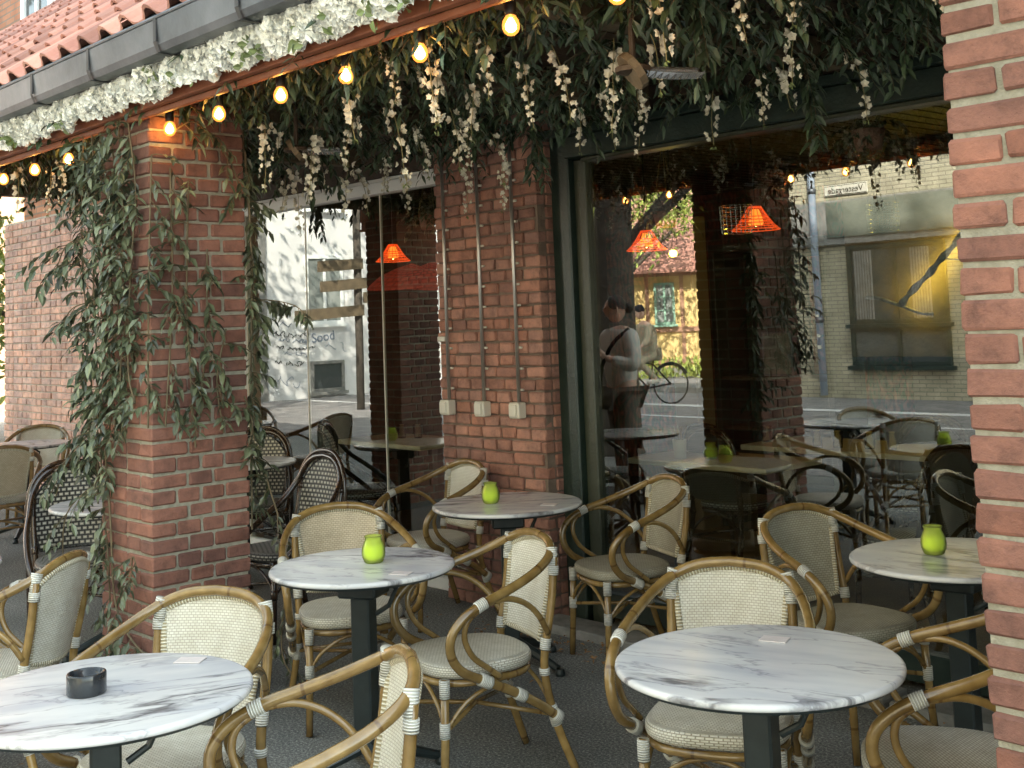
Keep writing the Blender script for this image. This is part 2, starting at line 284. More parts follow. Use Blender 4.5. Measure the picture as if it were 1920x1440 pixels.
def jar_glass():
    mt, n, l, b = nodes('lime_green_glass'); n.remove(b); out = n['Material Output']
    tr = N(n, 'ShaderNodeBsdfTransparent'); tr.inputs[0].default_value = (.90, .97, .50, 1)
    gl = N(n, 'ShaderNodeBsdfGlossy', i_Roughness=.04)
    tl = N(n, 'ShaderNodeBsdfTranslucent'); tl.inputs[0].default_value = (.88, .97, .34, 1)
    df = N(n, 'ShaderNodeBsdfDiffuse'); df.inputs[0].default_value = (.80, .92, .28, 1)
    a = N(n, 'ShaderNodeMixShader', i_0=.5); l.new(tl.outputs[0], a.inputs[1]); l.new(df.outputs[0], a.inputs[2])
    c = N(n, 'ShaderNodeMixShader', i_0=.34); l.new(tr.outputs[0], c.inputs[1]); l.new(a.outputs[0], c.inputs[2])
    fr = N(n, 'ShaderNodeLayerWeight', i_Blend=.15); d = N(n, 'ShaderNodeMixShader'); l.new(fr.outputs[0], d.inputs[0]); l.new(c.outputs[0], d.inputs[1]); l.new(gl.outputs[0], d.inputs[2])
    l.new(d.outputs[0], out.inputs[0]); return mt
M['jar'] = jar_glass()
def pattern_brick(name, c1, c2, mortar, bw, bh, ms, rough=.9, axes='XZ', bump=.5, scale=1.0):
    mt, n, l, b = nodes(name)
    tc = N(n, 'ShaderNodeTexCoord'); sp = N(n, 'ShaderNodeSeparateXYZ'); l.new(tc.outputs['Object'], sp.inputs[0])
    cb = N(n, 'ShaderNodeCombineXYZ'); l.new(sp.outputs['XYZ'.index(axes[0])], cb.inputs[0]); l.new(sp.outputs['XYZ'.index(axes[1])], cb.inputs[1])
    br = N(n, 'ShaderNodeTexBrick'); br.inputs['Scale'].default_value = scale; br.inputs['Brick Width'].default_value = bw; br.inputs['Row Height'].default_value = bh
    br.inputs['Mortar Size'].default_value = ms; br.inputs['Color1'].default_value = (*c1, 1); br.inputs['Color2'].default_value = (*c2, 1); br.inputs['Mortar'].default_value = (*mortar, 1)
    l.new(cb.outputs[0], br.inputs['Vector'])
    nz = N(n, 'ShaderNodeTexNoise', i_Scale=3, i_Detail=6); l.new(tc.outputs['Object'], nz.inputs['Vector'])
    r = ramp(n, [(.3, (.7, .7, .7)), (.7, (1.15, 1.15, 1.15))]); l.new(nz.outputs[0], r.inputs[0])
    mx = N(n, 'ShaderNodeMix', data_type='RGBA', blend_type='MULTIPLY'); mx.inputs[0].default_value = 1
    l.new(br.outputs[0], mx.inputs[6]); l.new(r.outputs[0], mx.inputs[7]); l.new(mx.outputs[2], b.inputs['Base Color']); b.inputs['Roughness'].default_value = rough
    bp = N(n, 'ShaderNodeBump', i_Strength=bump, i_Distance=.01, invert=True); l.new(br.outputs['Fac'], bp.inputs['Height']); l.new(bp.outputs[0], b.inputs['Normal'])
    return mt
M['grey_brick'] = pattern_brick('grey_yellow_brick', (.40, .37, .26), (.50, .45, .33), (.24, .22, .17), .24, .067, .008)
M['paver'] = pattern_brick('street_pavers', (.22, .21, .21), (.30, .28, .27), (.12, .12, .12), .42, .14, .012, .7, 'XY')
M['upper_brick'] = pattern_brick('upper_wall_brick', (.44, .20, .12), (.52, .26, .16), (.28, .22, .17), .24, .067, .009)
M['jungle'] = None
def jungle():
    mt, n, l, b = nodes('red_leaf_wallpaper'); tc = N(n, 'ShaderNodeTexCoord')
    wv = N(n, 'ShaderNodeTexVoronoi', i_Scale=3.2); wv.feature = 'DISTANCE_TO_EDGE'
    nz = N(n, 'ShaderNodeTexNoise', i_Scale=5, i_Detail=3, i_Distortion=2.5); l.new(tc.outputs['Object'], nz.inputs['Vector'])
    wav = N(n, 'ShaderNodeTexWave', i_Scale=6, i_Distortion=9, i_Detail=2); l.new(tc.outputs['Object'], wav.inputs['Vector'])
    r = ramp(n, [(.35, (.30, .085, .05)), (.5, (.16, .06, .035)), (.62, (.05, .06, .025))]); l.new(nz.outputs[0], r.inputs[0])
    r2 = ramp(n, [(.2, (.75, .75, .75)), (.8, (1.25, 1.2, 1.1))]); l.new(wav.outputs[0], r2.inputs[0])
    mx = N(n, 'ShaderNodeMix', data_type='RGBA', blend_type='MULTIPLY'); mx.inputs[0].default_value = 1
    l.new(r.outputs[0], mx.inputs[6]); l.new(r2.outputs[0], mx.inputs[7]); l.new(mx.outputs[2], b.inputs['Base Color']); b.inputs['Roughness'].default_value = .8
    return mt
M['jungle'] = jungle()
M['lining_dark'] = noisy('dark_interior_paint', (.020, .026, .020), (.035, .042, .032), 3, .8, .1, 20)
M['tan_paint'] = noisy('tan_plaster', (.26, .19, .12), (.32, .24, .16), 3, .8, .1, 20)
M['soil'] = noisy('leaf_litter', (.04, .03, .02), (.12, .08, .04), 30, .95, .6, 60)
M['dry_leaf'] = noisy('dry_leaf', (.20, .10, .04), (.34, .19, .07), 20, .8, 0, tint=.4)
M['wicker_floor'] = noisy('oak_boards', (.14, .09, .05), (.22, .15, .08), 6, .5, .2, 30)

# ------------------------------------------------------------------ mesh builder
class MB:
    def __init__(s): s.v = []; s.f = []; s.mi = []; s.t = []; s.uv = []
    def add(s, vs, fs, mat=0, tint=.5, uvs=None):
        k = len(s.v); s.v += [tuple(v) for v in vs]; s.f += [tuple(i+k for i in f) for f in fs]; s.mi += [mat]*len(fs)
        s.t += [tint]*len(vs); s.uv += (uvs if uvs else [(0, 0)]*len(vs))
    def box(s, lo, hi, mat=0, tint=.5, bev=0):
        x0, y0, z0 = lo; x1, y1, z1 = hi
        vs = [(x0, y0, z0), (x1, y0, z0), (x1, y1, z0), (x0, y1, z0), (x0, y0, z1), (x1, y0, z1), (x1, y1, z1), (x0, y1, z1)]
        s.add(vs, [(0, 3, 2, 1), (4, 5, 6, 7), (0, 1, 5, 4), (1, 2, 6, 5), (2, 3, 7, 6), (3, 0, 4, 7)], mat, tint)
    def bevbox(s, lo, hi, b=.003, mat=0, tint=.5, jit=0):
        """box with every edge chamfered"""
        vs = []; idx = {}
        c = [(lo[i]+hi[i])/2 for i in range(3)]; h = [(hi[i]-lo[i])/2 for i in range(3)]
        for sx in (-1, 1):
            for sy in (-1, 1):
                for sz in (-1, 1):
                    for ax in range(3):
                        d = [h[0]-b, h[1]-b, h[2]-b]; d[ax] = h[ax]
                        idx[(sx, sy, sz, ax)] = len(vs)
                        vs.append((c[0]+sx*d[0]+random.uniform(-jit, jit), c[1]+sy*d[1]+random.uniform(-jit, jit), c[2]+sz*d[2]+random.uniform(-jit, jit)))
        fs = []
        for ax in range(3):
            a1, a2 = (ax+1) % 3, (ax+2) % 3
            for sg in (-1, 1):
                q = []
                for s1, s2 in ((-1, -1), (1, -1), (1, 1), (-1, 1)):
                    k = [0, 0, 0]; k[ax] = sg; k[a1] = s1; k[a2] = s2; q.append(idx[(*k, ax)])
                fs.append(tuple(q if sg > 0 else q[::-1]))
        for ax in range(3):      # edges parallel to ax
            a1, a2 = (ax+1) % 3, (ax+2) % 3
            for s1 in (-1, 1):
                for s2 in (-1, 1):
                    k = [0, 0, 0]; k[a1] = s1; k[a2] = s2; k[ax] = -1; k2 = list(k); k2[ax] = 1
                    q = [idx[(*k, a1)], idx[(*k2, a1)], idx[(*k2, a2)], idx[(*k, a2)]]
                    fs.append(tuple(q if s1*s2 < 0 else q[::-1]))
        for sx in (-1, 1):
            for sy in (-1, 1):
                for sz in (-1, 1):
                    q = [idx[(sx, sy, sz, a)] for a in range(3)]; fs.append(tuple(q if sx*sy*sz > 0 else q[::-1]))
        s.add(vs, fs, mat, tint)
    def tube(s, pts, r, n=10, mat=0, tint=.5, closed=False, cap=True, flat_=1.0):
        P = [Vector(p) for p in pts]; m_ = len(P); rr = r if isinstance(r, (list, tuple)) else [r]*m_
        T = []
        for i in range(m_):
            a = P[(i-1) % m_] if (closed or i > 0) else P[i]; b = P[(i+1) % m_] if (closed or i < m_-1) else P[i]
            t = b-a; T.append(t.normalized() if t.length > 1e-9 else Vector((0, 0, 1)))
        up = Vector((0, 0, 1)) if abs(T[0].z) < .9 else Vector((1, 0, 0))
        nrm = (up-T[0]*up.dot(T[0])).normalized(); vs = []; uv = []; L = 0
        for i in range(m_):
            if i:
                nrm = (nrm-T[i]*nrm.dot(T[i])).normalized(); L += (P[i]-P[i-1]).length
            bn = T[i].cross(nrm)
            for k in range(n):
                a = 2*PI*k/n; vs.append(P[i]+nrm*math.cos(a)*rr[i]+bn*math.sin(a)*rr[i]*flat_); uv.append((k/n*.1, L))
        fs = []
        for i in range(m_ if closed else m_-1):
            j = (i+1) % m_
            for k in range(n):
                fs.append((i*n+k, i*n+(k+1) % n, j*n+(k+1) % n, j*n+k))
        if cap and not closed:
            fs.append(tuple(range(n))[::-1]); fs.append(tuple((m_-1)*n+k for k in range(n)))
        s.add(vs, fs, mat, tint, uv)
    def lathe(s, prof, n=32, c=(0, 0, 0), mat=0, tint=.5):
        vs = []; fs = []; m_ = len(prof)
        for r, z in prof:
            for k in range(n):
                a = 2*PI*k/n; vs.append((c[0]+r*math.cos(a), c[1]+r*math.sin(a), c[2]+z))
        for i in range(m_-1):
            for k in range(n):
                fs.append((i*n+k, i*n+(k+1) % n, (i+1)*n+(k+1) % n, (i+1)*n+k))
        if prof[0][0] > 1e-5: fs.append(tuple(range(n))[::-1])
        if prof[-1][0] > 1e-5: fs.append(tuple((m_-1)*n+k for k in range(n)))
        s.add(vs, fs, mat, tint, [(v[0], v[1]) for v in vs])
    def build(s, name, mats, parent=None, smooth=False, loc=None):
        me = bpy.data.meshes.new(name); me.from_pydata(s.v, [], s.f)
        if not isinstance(mats, (list, tuple)): mats = [mats]
        for q in mats: me.materials.append(M[q] if isinstance(q, str) else q)
        me.polygons.foreach_set('material_index', s.mi)
        if smooth: me.polygons.foreach_set('use_smooth', [True]*len(s.f))
        at = me.attributes.new('tint', 'FLOAT', 'POINT'); at.data.foreach_set('value', s.t)
        ul = me.uv_layers.new(name='UVMap'); fl = []
        for f in s.f:
            for i in f: fl += s.uv[i]
        ul.data.foreach_set('uv', fl); me.update()
        o = bpy.data.objects.new(name, me); COL.objects.link(o)
        if parent: o.parent = parent
        if loc: o.location = loc
        return o
def one(name, fn, mats, parent=None, smooth=False, loc=None):
    b = MB(); fn(b); return b.build(name, mats, parent, smooth, loc)
def tag(o, label=None, cat=None, group=None, kind=None):
    for k, v in (('label', label), ('category', cat), ('group', group), ('kind', kind)):
        if v: o[k] = v
    return o
def thing(name, label, cat, loc=(0, 0, 0), rz=0, group=None):
    o = bpy.data.objects.new(name, None); COL.objects.link(o); o.location = loc; o.rotation_euler = (0, 0, rz)
    o.empty_display_size = .1
    return tag(o, label, cat, group)
def dup(root, loc, rz, label=None, group=None):
    def cp(o, par):
        c = o.copy(); COL.objects.link(c); c.parent = par
        for ch in o.children: cp(ch, c)
        return c
    r = cp(root, None); r.location = loc; r.rotation_euler = (0, 0, rz)
    if label: r['label'] = label
    if group: r['group'] = group
    return r
def spline(pts, k=6, closed=False):
    P = [Vector(p) for p in pts]; n = len(P); out = []
    for i in range(n if closed else n-1):
        p0 = P[(i-1) % n] if (closed or i > 0) else P[0]*2-P[1]; p1 = P[i]; p2 = P[(i+1) % n]
        p3 = P[(i+2) % n] if (closed or i < n-2) else P[n-1]*2-P[n-2]
        for j in range(k):
            t = j/k; out.append(.5*((2*p1)+(p2-p0)*t+(2*p0-5*p1+4*p2-p3)*t*t+(3*p1-p0-3*p2+p3)*t**3))
    if not closed: out.append(P[-1])
    return out
def mir(pts, s): return [(p[0]*s, p[1], p[2]) for p in pts]

# ================================================================== SETTING
b = MB(); b.add([(-80, -60, 0), (40, -60, 0), (40, 60, 0), (-80, 60, 0)], [(0, 1, 2, 3)])
tag(b.build('ground', 'asphalt'), kind='structure')
b = MB(); b.add([(-60, -30, .004), (20, -30, .004), (20, -.6, .004), (-60, -.6, .004)], [(0, 1, 2, 3)])
tag(b.build('road', 'paver'), kind='structure')
b = MB()
for y0, y1 in ((-5.1, -4.95), (-6.9, -6.6)):
    b.add([(-40, y0, .008), (0, y0, .008), (0, y1, .008), (-40, y1, .008)], [(0, 1, 2, 3)])
tag(b.build('road_marking', 'white_render'), kind='structure')
one('pavement', lambda b: b.bevbox((-23.0, -10.2, -.2), (-12.9, -9.2, .12), .01), 'stone')['kind'] = 'structure'
one('kerb', lambda b: [b.bevbox((-4.75+i*1.02, 4.36, -.1), (-3.76+i*1.02, 4.55, .045+.004*(i % 2)), .006, jit=.002) for i in range(6)], 'stone')['kind'] = 'structure'

# ================================================================== CAFE BUILDING
YP, YF, YG = 2.33, 4.52, 4.67
cafe = thing('cafe_building', 'red brick cafe with a tiled lean-to roof on brick pillars over its terrace', 'building')
H_ = .0667
def brick_pillar(x0, x1, y0, y1, ztop, seed):
    random.seed(seed); b = MB(); q = .009
    b.box((x0+q, y0+q, 0), (x1-q, y1-q, ztop), 1)
    nz = int(ztop/H_)
    def run(a, e, units, gap=.012):
        tot = sum(units); L = e-a; out = []; p = a
        for u in units:
            wd = (L+gap)*u/tot; out.append((p, p+wd-gap)); p += wd
        return out
    for k in range(nz):
        z0 = k*H_+.006; z1 = z0+.0545; A = k % 2
        dx = x1-x0; dy = y1-y0
        o = .11
        def bk(lo, hi):
            j = .003
            b.bevbox([lo[i]+random.uniform(-j, j) for i in range(3)], [hi[i]+random.uniform(-j, j) for i in range(3)], .006, 0, random.random(), .0024)
        if A:   # front and back courses own the corners, sides sit between them
            for p, r in run(x0, x1, (1, 1)): bk((p, y0, z0), (r, y0+o, z1)); bk((p, y1-o, z0), (r, y1, z1))
            for p, r in run(y0+o+.012, y1-o-.012, (1, 1)): bk((x1-o, p, z0), (x1, r, z1)); bk((x0, p, z0), (x0+o, r, z1))
        else:
            for p, r in run(y0, y1, (1.5, 1, 1.5)): bk((x1-o, p, z0), (x1, r, z1)); bk((x0, p, z0), (x0+o, r, z1))
            for p, r in run(x0+o+.012, x1-o-.012, (1, 1)): bk((p, y0, z0), (r, y0+o, z1)); bk((p, y1-o, z0), (r, y1, z1))
    return b
brick_pillar(-5.355, -4.86, YP, 2.79, 2.62, 3).build('pillar', ['brick', 'mortar'], cafe)['label'] = 'square brick pillar wrapped in climbing greenery'
brick_pillar(-1.226, -.73, YP, 2.79, 2.62, 5).build('pillar', ['brick', 'mortar'], cafe)['label'] = 'bare square brick pillar cut off by the photo edge'
brick_pillar(-9.23, -8.75, YP, 2.79, 2.62, 9).build('pillar', ['brick', 'mortar'], cafe)
def brick_wall(x0, x1, z1_, yf, depth, pal, seed, mode, mort=1, prot=.012, end=None):
    """brick face looking towards -Y with deep raked joints; end: also lay bricks on the +X return"""
    random.seed(seed); b = MB(); b.box((x0+.004, yf+prot, 0), (x1-(prot if end else .004), yf+depth, z1_), mort)
    for k in range(int(z1_/H_)):
        z0 = k*H_+.004; z1 = z0+.056; x = x0+random.uniform(0, .02)
        if mode == 'cross': head = k % 2 == 0
        while x < x1-.03:
            if mode == 'cross': L = .108 if head else .228
            else: L = random.choice((.108, .108, .108, .228, .15, .12))
            e = min(x+L, x1)
            if e-x > .03:
                g = random.gauss(0, .0025)
                b.bevbox((x, yf-.002+g, z0+random.uniform(-.002, .002)), (e, yf+.06, z1+random.uniform(-.002, .002)), .006, 0, random.random(), .003 if mode != 'cross' else .0015)
            x = e+.013
        if end:
            y = yf+.06+.012
            while y < yf+depth-.02:
                e = min(y+random.choice((.108, .16)), yf+depth)
                b.bevbox((x1-.05, y, z0), (x1, e, z1), .006, 0, random.random(), .002); y = e+.013
    return b
brick_wall(-5.655, -4.765, 2.75, YF, .34, 0, 11, 'mix', end=True, prot=.014).build('brick_pier', ['brick_rough', 'mortar_dark'], cafe)
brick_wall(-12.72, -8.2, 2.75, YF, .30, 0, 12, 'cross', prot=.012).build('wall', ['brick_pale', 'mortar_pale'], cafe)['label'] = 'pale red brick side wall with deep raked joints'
# upper storeys and room shell
def shell(b):
    b.box((-9, 4.62, 2.75), (-3.0, 14, 9), 0); b.box((-19, 4.62, 4.3), (-12.45, 14, 6.4), 0); b.box((-12.45, 4.62, 2.75), (-9, 14, 6.4), 0)          # upper storeys over the terrace end, left part kept low to let sun past
    b.box((-3.0, 4.62, 2.75), (6, 14, 17), 0)  # unseen tall block, its height set to shade the corner house opposite
one('upper_wall', shell, 'upper_brick', cafe)
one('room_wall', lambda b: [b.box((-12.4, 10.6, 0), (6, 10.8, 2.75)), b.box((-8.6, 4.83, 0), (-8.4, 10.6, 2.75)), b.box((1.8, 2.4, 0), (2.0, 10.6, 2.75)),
    b.box((-12.4, 10.8, 0), (-12.3, 14, 2.75)), b.box((5.9, 10.8, 0), (6, 14, 2.75)), b.box((-1.0, 4.60, 0), (1.8, 4.8, 2.75))], 'lining_dark', cafe)  # terrace end and rear closing walls added to keep the sun out
one('interior_wall', lambda b: [b.box((-8.4, 8.9, 0), (-6.2, 9.0, 2.7)), b.box((-6.2, 9.0, 0), (-6.1, 10.6, 2.7))], 'jungle', cafe)['label'] = 'red leaf-patterned wall inside the cafe'
one('interior_column', lambda b: b.bevbox((-5.98, 7.0, 0), (-5.76, 7.2, 2.3), .01), 'tan_paint', cafe)
one('room_floor', lambda b: b.box((-8.4, 4.83, 0), (1.8, 10.6, .02)), 'wicker_floor', cafe)
def ceil(b):
    x = -8.4
    while x < 1.7:
        b.box((x, 4.83, 2.66), (x+.10, 10.6, 2.70), 0, random.random()); x += .122
one('room_ceiling', ceil, 'dark_wood', cafe)
one('ceiling_backing', lambda b: b.box((-8.4, 4.83, 2.715), (1.8, 10.6, 2.745)), 'mid_wood', cafe)
# terrace ceiling, beams, eave
def soffit(b):
    x = -9.6  # ceiling stops short here to let skylight onto the side wall
    while x < 1.7:
        b.box((x, 2.32, 2.72), (x+.13, 4.52, 2.745), 0, random.random()); x += .135
one('terrace_ceiling', soffit, 'dark_wood', cafe)
for x in (-8.8, -7.6, -6.4, -5.2, -3.95, -2.85, -1.75, -.65):
    one('ceiling_beam', lambda b: b.bevbox((x-.045, 2.32, 2.60), (x+.045, 4.5, 2.718), .005), 'mid_wood', cafe)
one('fascia_board', lambda b: [b.bevbox((-10.0, 2.255, 2.528), (1.7, 2.29, 2.60), .004), b.bevbox((-10.0, 2.294, 2.505), (1.7, 2.318, 2.53), .003)], 'fascia', cafe)
one('eave_board', lambda b: b.box((-10, 2.262, 2.60), (1.7, 2.30, 2.80)), 'fascia', cafe)
def gutter(b):
    prof = [(1.885, 2.680), (1.88, 2.672), (1.887, 2.585), (1.900, 2.562), (1.94, 2.556), (1.99, 2.565), (2.0, 2.62), (1.995, 2.62), (1.985, 2.57), (1.94, 2.562), (1.91, 2.57), (1.891, 2.605), (1.892, 2.68)]
    prof = [(y+.2, 1.6+(z-1.6)*1.105) for y, z in prof]
    n = len(prof); vs = [(x, y, z) for x in (-10.05, 1.8) for y, z in prof]
    b.add(vs, [(i, (i+1) % n, n+(i+1) % n, n+i) for i in range(n)][::1])
    b.tube([(-10.05, 2.084, 2.796), (1.8, 2.084, 2.796)], .009, 8)
g_ = one('gutter', gutter, 'zinc', cafe)
for i in range(19):
    x = -9.85+i*.62
    one('bracket', lambda b: [b.bevbox((x-.011, 2.076, 2.70), (x+.011, 2.082, 2.80), .001), b.bevbox((x-.011, 2.085, 2.654), (x+.011, 2.20, 2.659), .001), b.add([(x-.011, 2.076, 2.70), (x+.011, 2.076, 2.70), (x+.011, 2.095, 2.655), (x-.011, 2.095, 2.655)], [(0, 1, 2, 3)])], 'zinc_dark', g_)
def roof(b):
    pitch = math.radians(38.5); W = .205; rowL = .33; y0, z0 = 2.13, 2.80; nrow = 10; nx = 76
    cs, sn = math.cos(pitch), math.sin(pitch)
    prof = [(-.5, .030), (-.42, .052), (-.30, .060), (-.18, .048), (-.10, .022), (.0, .008), (.15, .002), (.35, .006), (.5, .030)]
    random.seed(21)
    for r in range(nrow):
        for i in range(nx):
            xc = -13.9+i*W
            if xc < -9.95 and r < 5: continue  # lower courses left out at this end so open sky lights the side wall
            t = random.random(); dz = random.uniform(-.003, .003)
            vs = []
            for (s0, up) in ((r*rowL-.02, .030), ((r+1)*rowL+.02, .004)):
                for u, hgt in prof:
                    hh = hgt+up+dz; vs.append((xc+u*W, y0+s0*cs-hh*sn, z0+s0*sn+hh*cs))
            k = len(prof)
            for u, hgt in prof:      # butt end thickness
                hh = hgt+.030+dz-.016; s0 = r*rowL-.02; vs.append((xc+u*W, y0+s0*cs-hh*sn, z0+s0*sn+hh*cs))
            fs = [(j, j+1, k+j+1, k+j) for j in range(k-1)]+[(2*k+j, 2*k+j+1, j+1, j) for j in range(k-1)]
            b.add(vs, fs, 0, t)
rf = one('roof', roof, 'terracotta', cafe, smooth=False)
one('roof_deck', lambda b: b.add([(-14, 3.42, 2.795+1.26*math.tan(math.radians(38.5))), (-10, 3.42, 2.795+1.26*math.tan(math.radians(38.5))), (-10, 2.16, 2.795), (1.7, 2.16, 2.795), (1.7, 4.7, 2.795+2.54*math.tan(math.radians(38.5))), (-14, 4.7, 2.795+2.54*math.tan(math.radians(38.5)))], [(0, 1, 2, 3, 4, 5)]), 'dark_wood', cafe)  # deck cut back with the tiles to let skylight in
# the upper window above the roof
X0, X1 = -12.40, -11.60
uw = one('window', lambda b: [b.bevbox((X0, 4.54, 4.72), (X1, 4.64, 4.82), .005), b.bevbox((X0, 4.56, 6.0), (X1, 4.64, 6.09), .005), b.bevbox((X0, 4.56, 4.82), (X0+.09, 4.64, 6.0), .005), b.bevbox((X1-.09, 4.56, 4.82), (X1, 4.64, 6.0), .005), b.bevbox((-12.03, 4.565, 4.82), (-11.97, 4.635, 6.0), .005)], 'white_metal', cafe)
one('pane', lambda b: b.box((X0+.05, 4.59, 4.8), (X1-.05, 4.612, 6.05)), 'far_glass', uw)
# window one (white framed sliding glass)
w1 = one('window', lambda b: [b.bevbox((-8.2, YG-.05, 2.43), (-5.66, YG+.04, 2.505), .004), b.bevbox((-8.2, YG-.03, 2.505), (-5.66, YG+.03, 2.53), .003), b.bevbox((-8.2, YG-.04, .0), (-8.12, YG+.03, 2.43), .004), b.bevbox((-8.12, YG-.03, 0), (-5.66, YG+.03, .07), .004)], 'white_metal', cafe)
w1['label'] = 'white framed sliding glass window of the cafe'
for x0, x1 in ((-8.115, -7.303), (-7.297, -6.408), (-6.402, -5.665)):
    one('pane', lambda b: b.box((x0, YG, .07), (x1, YG+.01, 2.43)), 'glass', w1)
    one('pane_edge', lambda b: b.box((x0-.006, YG-.004, .07), (x0+.0, YG+.014, 2.43)), 'plastic_white', w1)
one('lintel', lambda b: [b.box((-8.25, YG-.03, 2.535), (-5.66, 4.83, 2.75)), b.box((-4.76, YG-.02, 2.56), (1.8, 4.83, 2.75))], 'dark_wood', cafe)
# window two (dark green timber frame)
def w2f(b):
    b.bevbox((-4.765, YG-.04, 0), (-4.68, YG+.08, 2.55), .005)
    b.bevbox((-4.675, YG-.07, 0), (-4.60, YG+.06, 2.55), .008)
    b.bevbox((-4.597, YG-.10, 2.435), (-1.0, YG+.05, 2.55), .006)
    b.bevbox((-4.765, YG-.14, 2.552), (-1.0, YG+.05, 2.60), .006)
    b.bevbox((-4.50, YG-.04, .05), (-1.0, YG+.05, .17), .006)
w2 = one('window', w2f, 'green_paint', cafe); w2['label'] = 'large dark green framed shop window'
one('bead', lambda b: [b.bevbox((-4.597, YG-.03, 0), (-4.51, YG+.05, 2.43), .006), b.bevbox((-4.51, YG-.06, 2.415), (-1.0, YG+.04, 2.434), .004)], 'olive_paint', w2)
one('pane', lambda b: b.box((-4.51, YG, .17), (-1.0, YG+.01, 2.415)), 'glass', w2)
# conduits and switches on the pier
def conduit(x, ztop):
    t = thing('light_switch', '', 'switch', (0, 0, 0), group='switches on the brick pier')
    one('conduit', lambda b: b.tube([(x, YF-.022, 1.14), (x, YF-.022, 1.95), (x-.004, YF-.02, ztop)], .0105, 10), 'steel_pipe', t, True)
    one('switch_box', lambda b: b.bevbox((x-.045, YF-.062, 1.055), (x+.038, YF-.004, 1.14), .006), 'plastic_white', t)
    one('rocker', lambda b: b.bevbox((x-.037, YF-.070, 1.066), (x+.020, YF-.060, 1.129), .003), 'plastic_white', t)
    def clips(b):
        z = 1.2
        while z < ztop: b.bevbox((x-.015, YF-.018, z), (x+.026, YF-.002, z+.012), .002); z += .115
    one('pipe_clip', clips, 'plastic_white', t)
    return t
for x, l in ((-5.545, 'left switch of three under a long metal conduit on the brick pier'), (-5.235, 'middle switch of three under a long metal conduit on the brick pier'), (-4.945, 'right switch of three, nearest the green window frame')):
    conduit(x, 2.58)['label'] = l
tag(one('name_plate', lambda b: b.bevbox((-5.645, YF-.018, 1.475), (-5.575, YF-.003, 1.505), .003), 'plastic_white'), 'tiny cream plate on the brick pier beside a conduit', 'plate')

# ================================================================== GREENERY
def leaf(b, p, d, up, L, W, mat=0, curl=.15, tint=None):
    d = d.normalized(); s = d.cross(up)
    if s.length < 1e-3: s = d.cross(Vector((1, 0, 0)))
    s.normalize(); n = s.cross(d)
    a = p; m1 = p+d*L*.38+n*L*.02; m2 = p+d*L*.72-n*L*curl*.4; t = p+d*L-n*L*curl
    e = .18*W
    vs = [a, m1, m2, t, m1+s*W*.5+n*e, m1-s*W*.5+n*e, m2+s*W*.36+n*e*.7, m2-s*W*.36+n*e*.7]
    b.add(vs, [(0, 4, 1), (0, 1, 5), (1, 4, 6, 2), (1, 2, 7, 5), (2, 6, 3), (2, 3, 7)], mat, random.random() if tint is None else tint)
def rv(a=1): return Vector((random.uniform(-a, a), random.uniform(-a, a), random.uniform(-a, a)))
def sprig(b, p, d, L, nl, ll, lw, droop=.6, lm=0, sm=1, sr=.0022, wav=.25):
    """a twig of length L from p, with nl leaves either side"""
    p = Vector(p); d = Vector(d).normalized(); pts = [p.copy()]; n = 6
    for i in range(n):
        d = (d+Vector((0, 0, -droop/n))+rv(wav/n)).normalized(); p = p+d*L/n; pts.append(p.copy())
    b.tube(pts, [sr*(1-.6*i/n) for i in range(n+1)], 4, sm, cap=False)
    for i in range(nl):
        u = (i+1)/nl*n; k = min(int(u), n-1); q = pts[k].lerp(pts[k+1], min(u-k, 1)); dd = (pts[k+1]-pts[k]).normalized()
        side = dd.cross(Vector((0, 0, 1)))
        if side.length < .1: side = Vector((1, 0, 0))
        side.normalize(); sg = 1 if i % 2 else -1
        ang = random.uniform(.5, 1.1)
        ld = dd*math.cos(ang)+side*sg*math.sin(ang)+Vector((0, 0, -.25))+rv(.25)
        s_ = random.uniform(.7, 1.15)
        leaf(b, q, ld, Vector((0, 0, 1))+rv(.5), ll*s_, lw*s_, lm, random.uniform(.05, .3))
    return pts
random.seed(31)
# ceiling mass of artificial foliage
b = MB()
for i in range(1700):
    x = random.uniform(-8.3, -.9); y = random.uniform(2.36, 4.5); z = 2.71-random.random()**1.6*.12
    if y > 4.2: z -= .03
    if x < -5.9 and y < 2.9 and random.random() < .5: continue
    if y > 4.1 and x < -5.6 and random.random() < .6: continue
    d = Vector((random.uniform(-1, 1), random.uniform(-1, .8), random.uniform(-.45, .1)))
    sprig(b, (x, y, z), d, random.uniform(.12, .28), random.randint(7, 12), random.uniform(.045, .085), random.uniform(.016, .027), .55, wav=.8)
for i in range(230):      # fringe along the eave
    x = random.uniform(-9, -1.3); y = random.uniform(2.36, 2.75)
    d = Vector((random.uniform(-1, 1), random.uniform(-.6, .6), random.uniform(-1, -.3)))
    sprig(b, (x, y, 2.64), d, random.uniform(.08, .17), random.randint(4, 7), random.uniform(.045, .07), random.uniform(.018, .026), 1.2)
tag(b.build('ceiling_foliage', ['leaf', 'stem']), 'mass of dark green artificial leaves covering the terrace ceiling', 'foliage', kind='stuff')
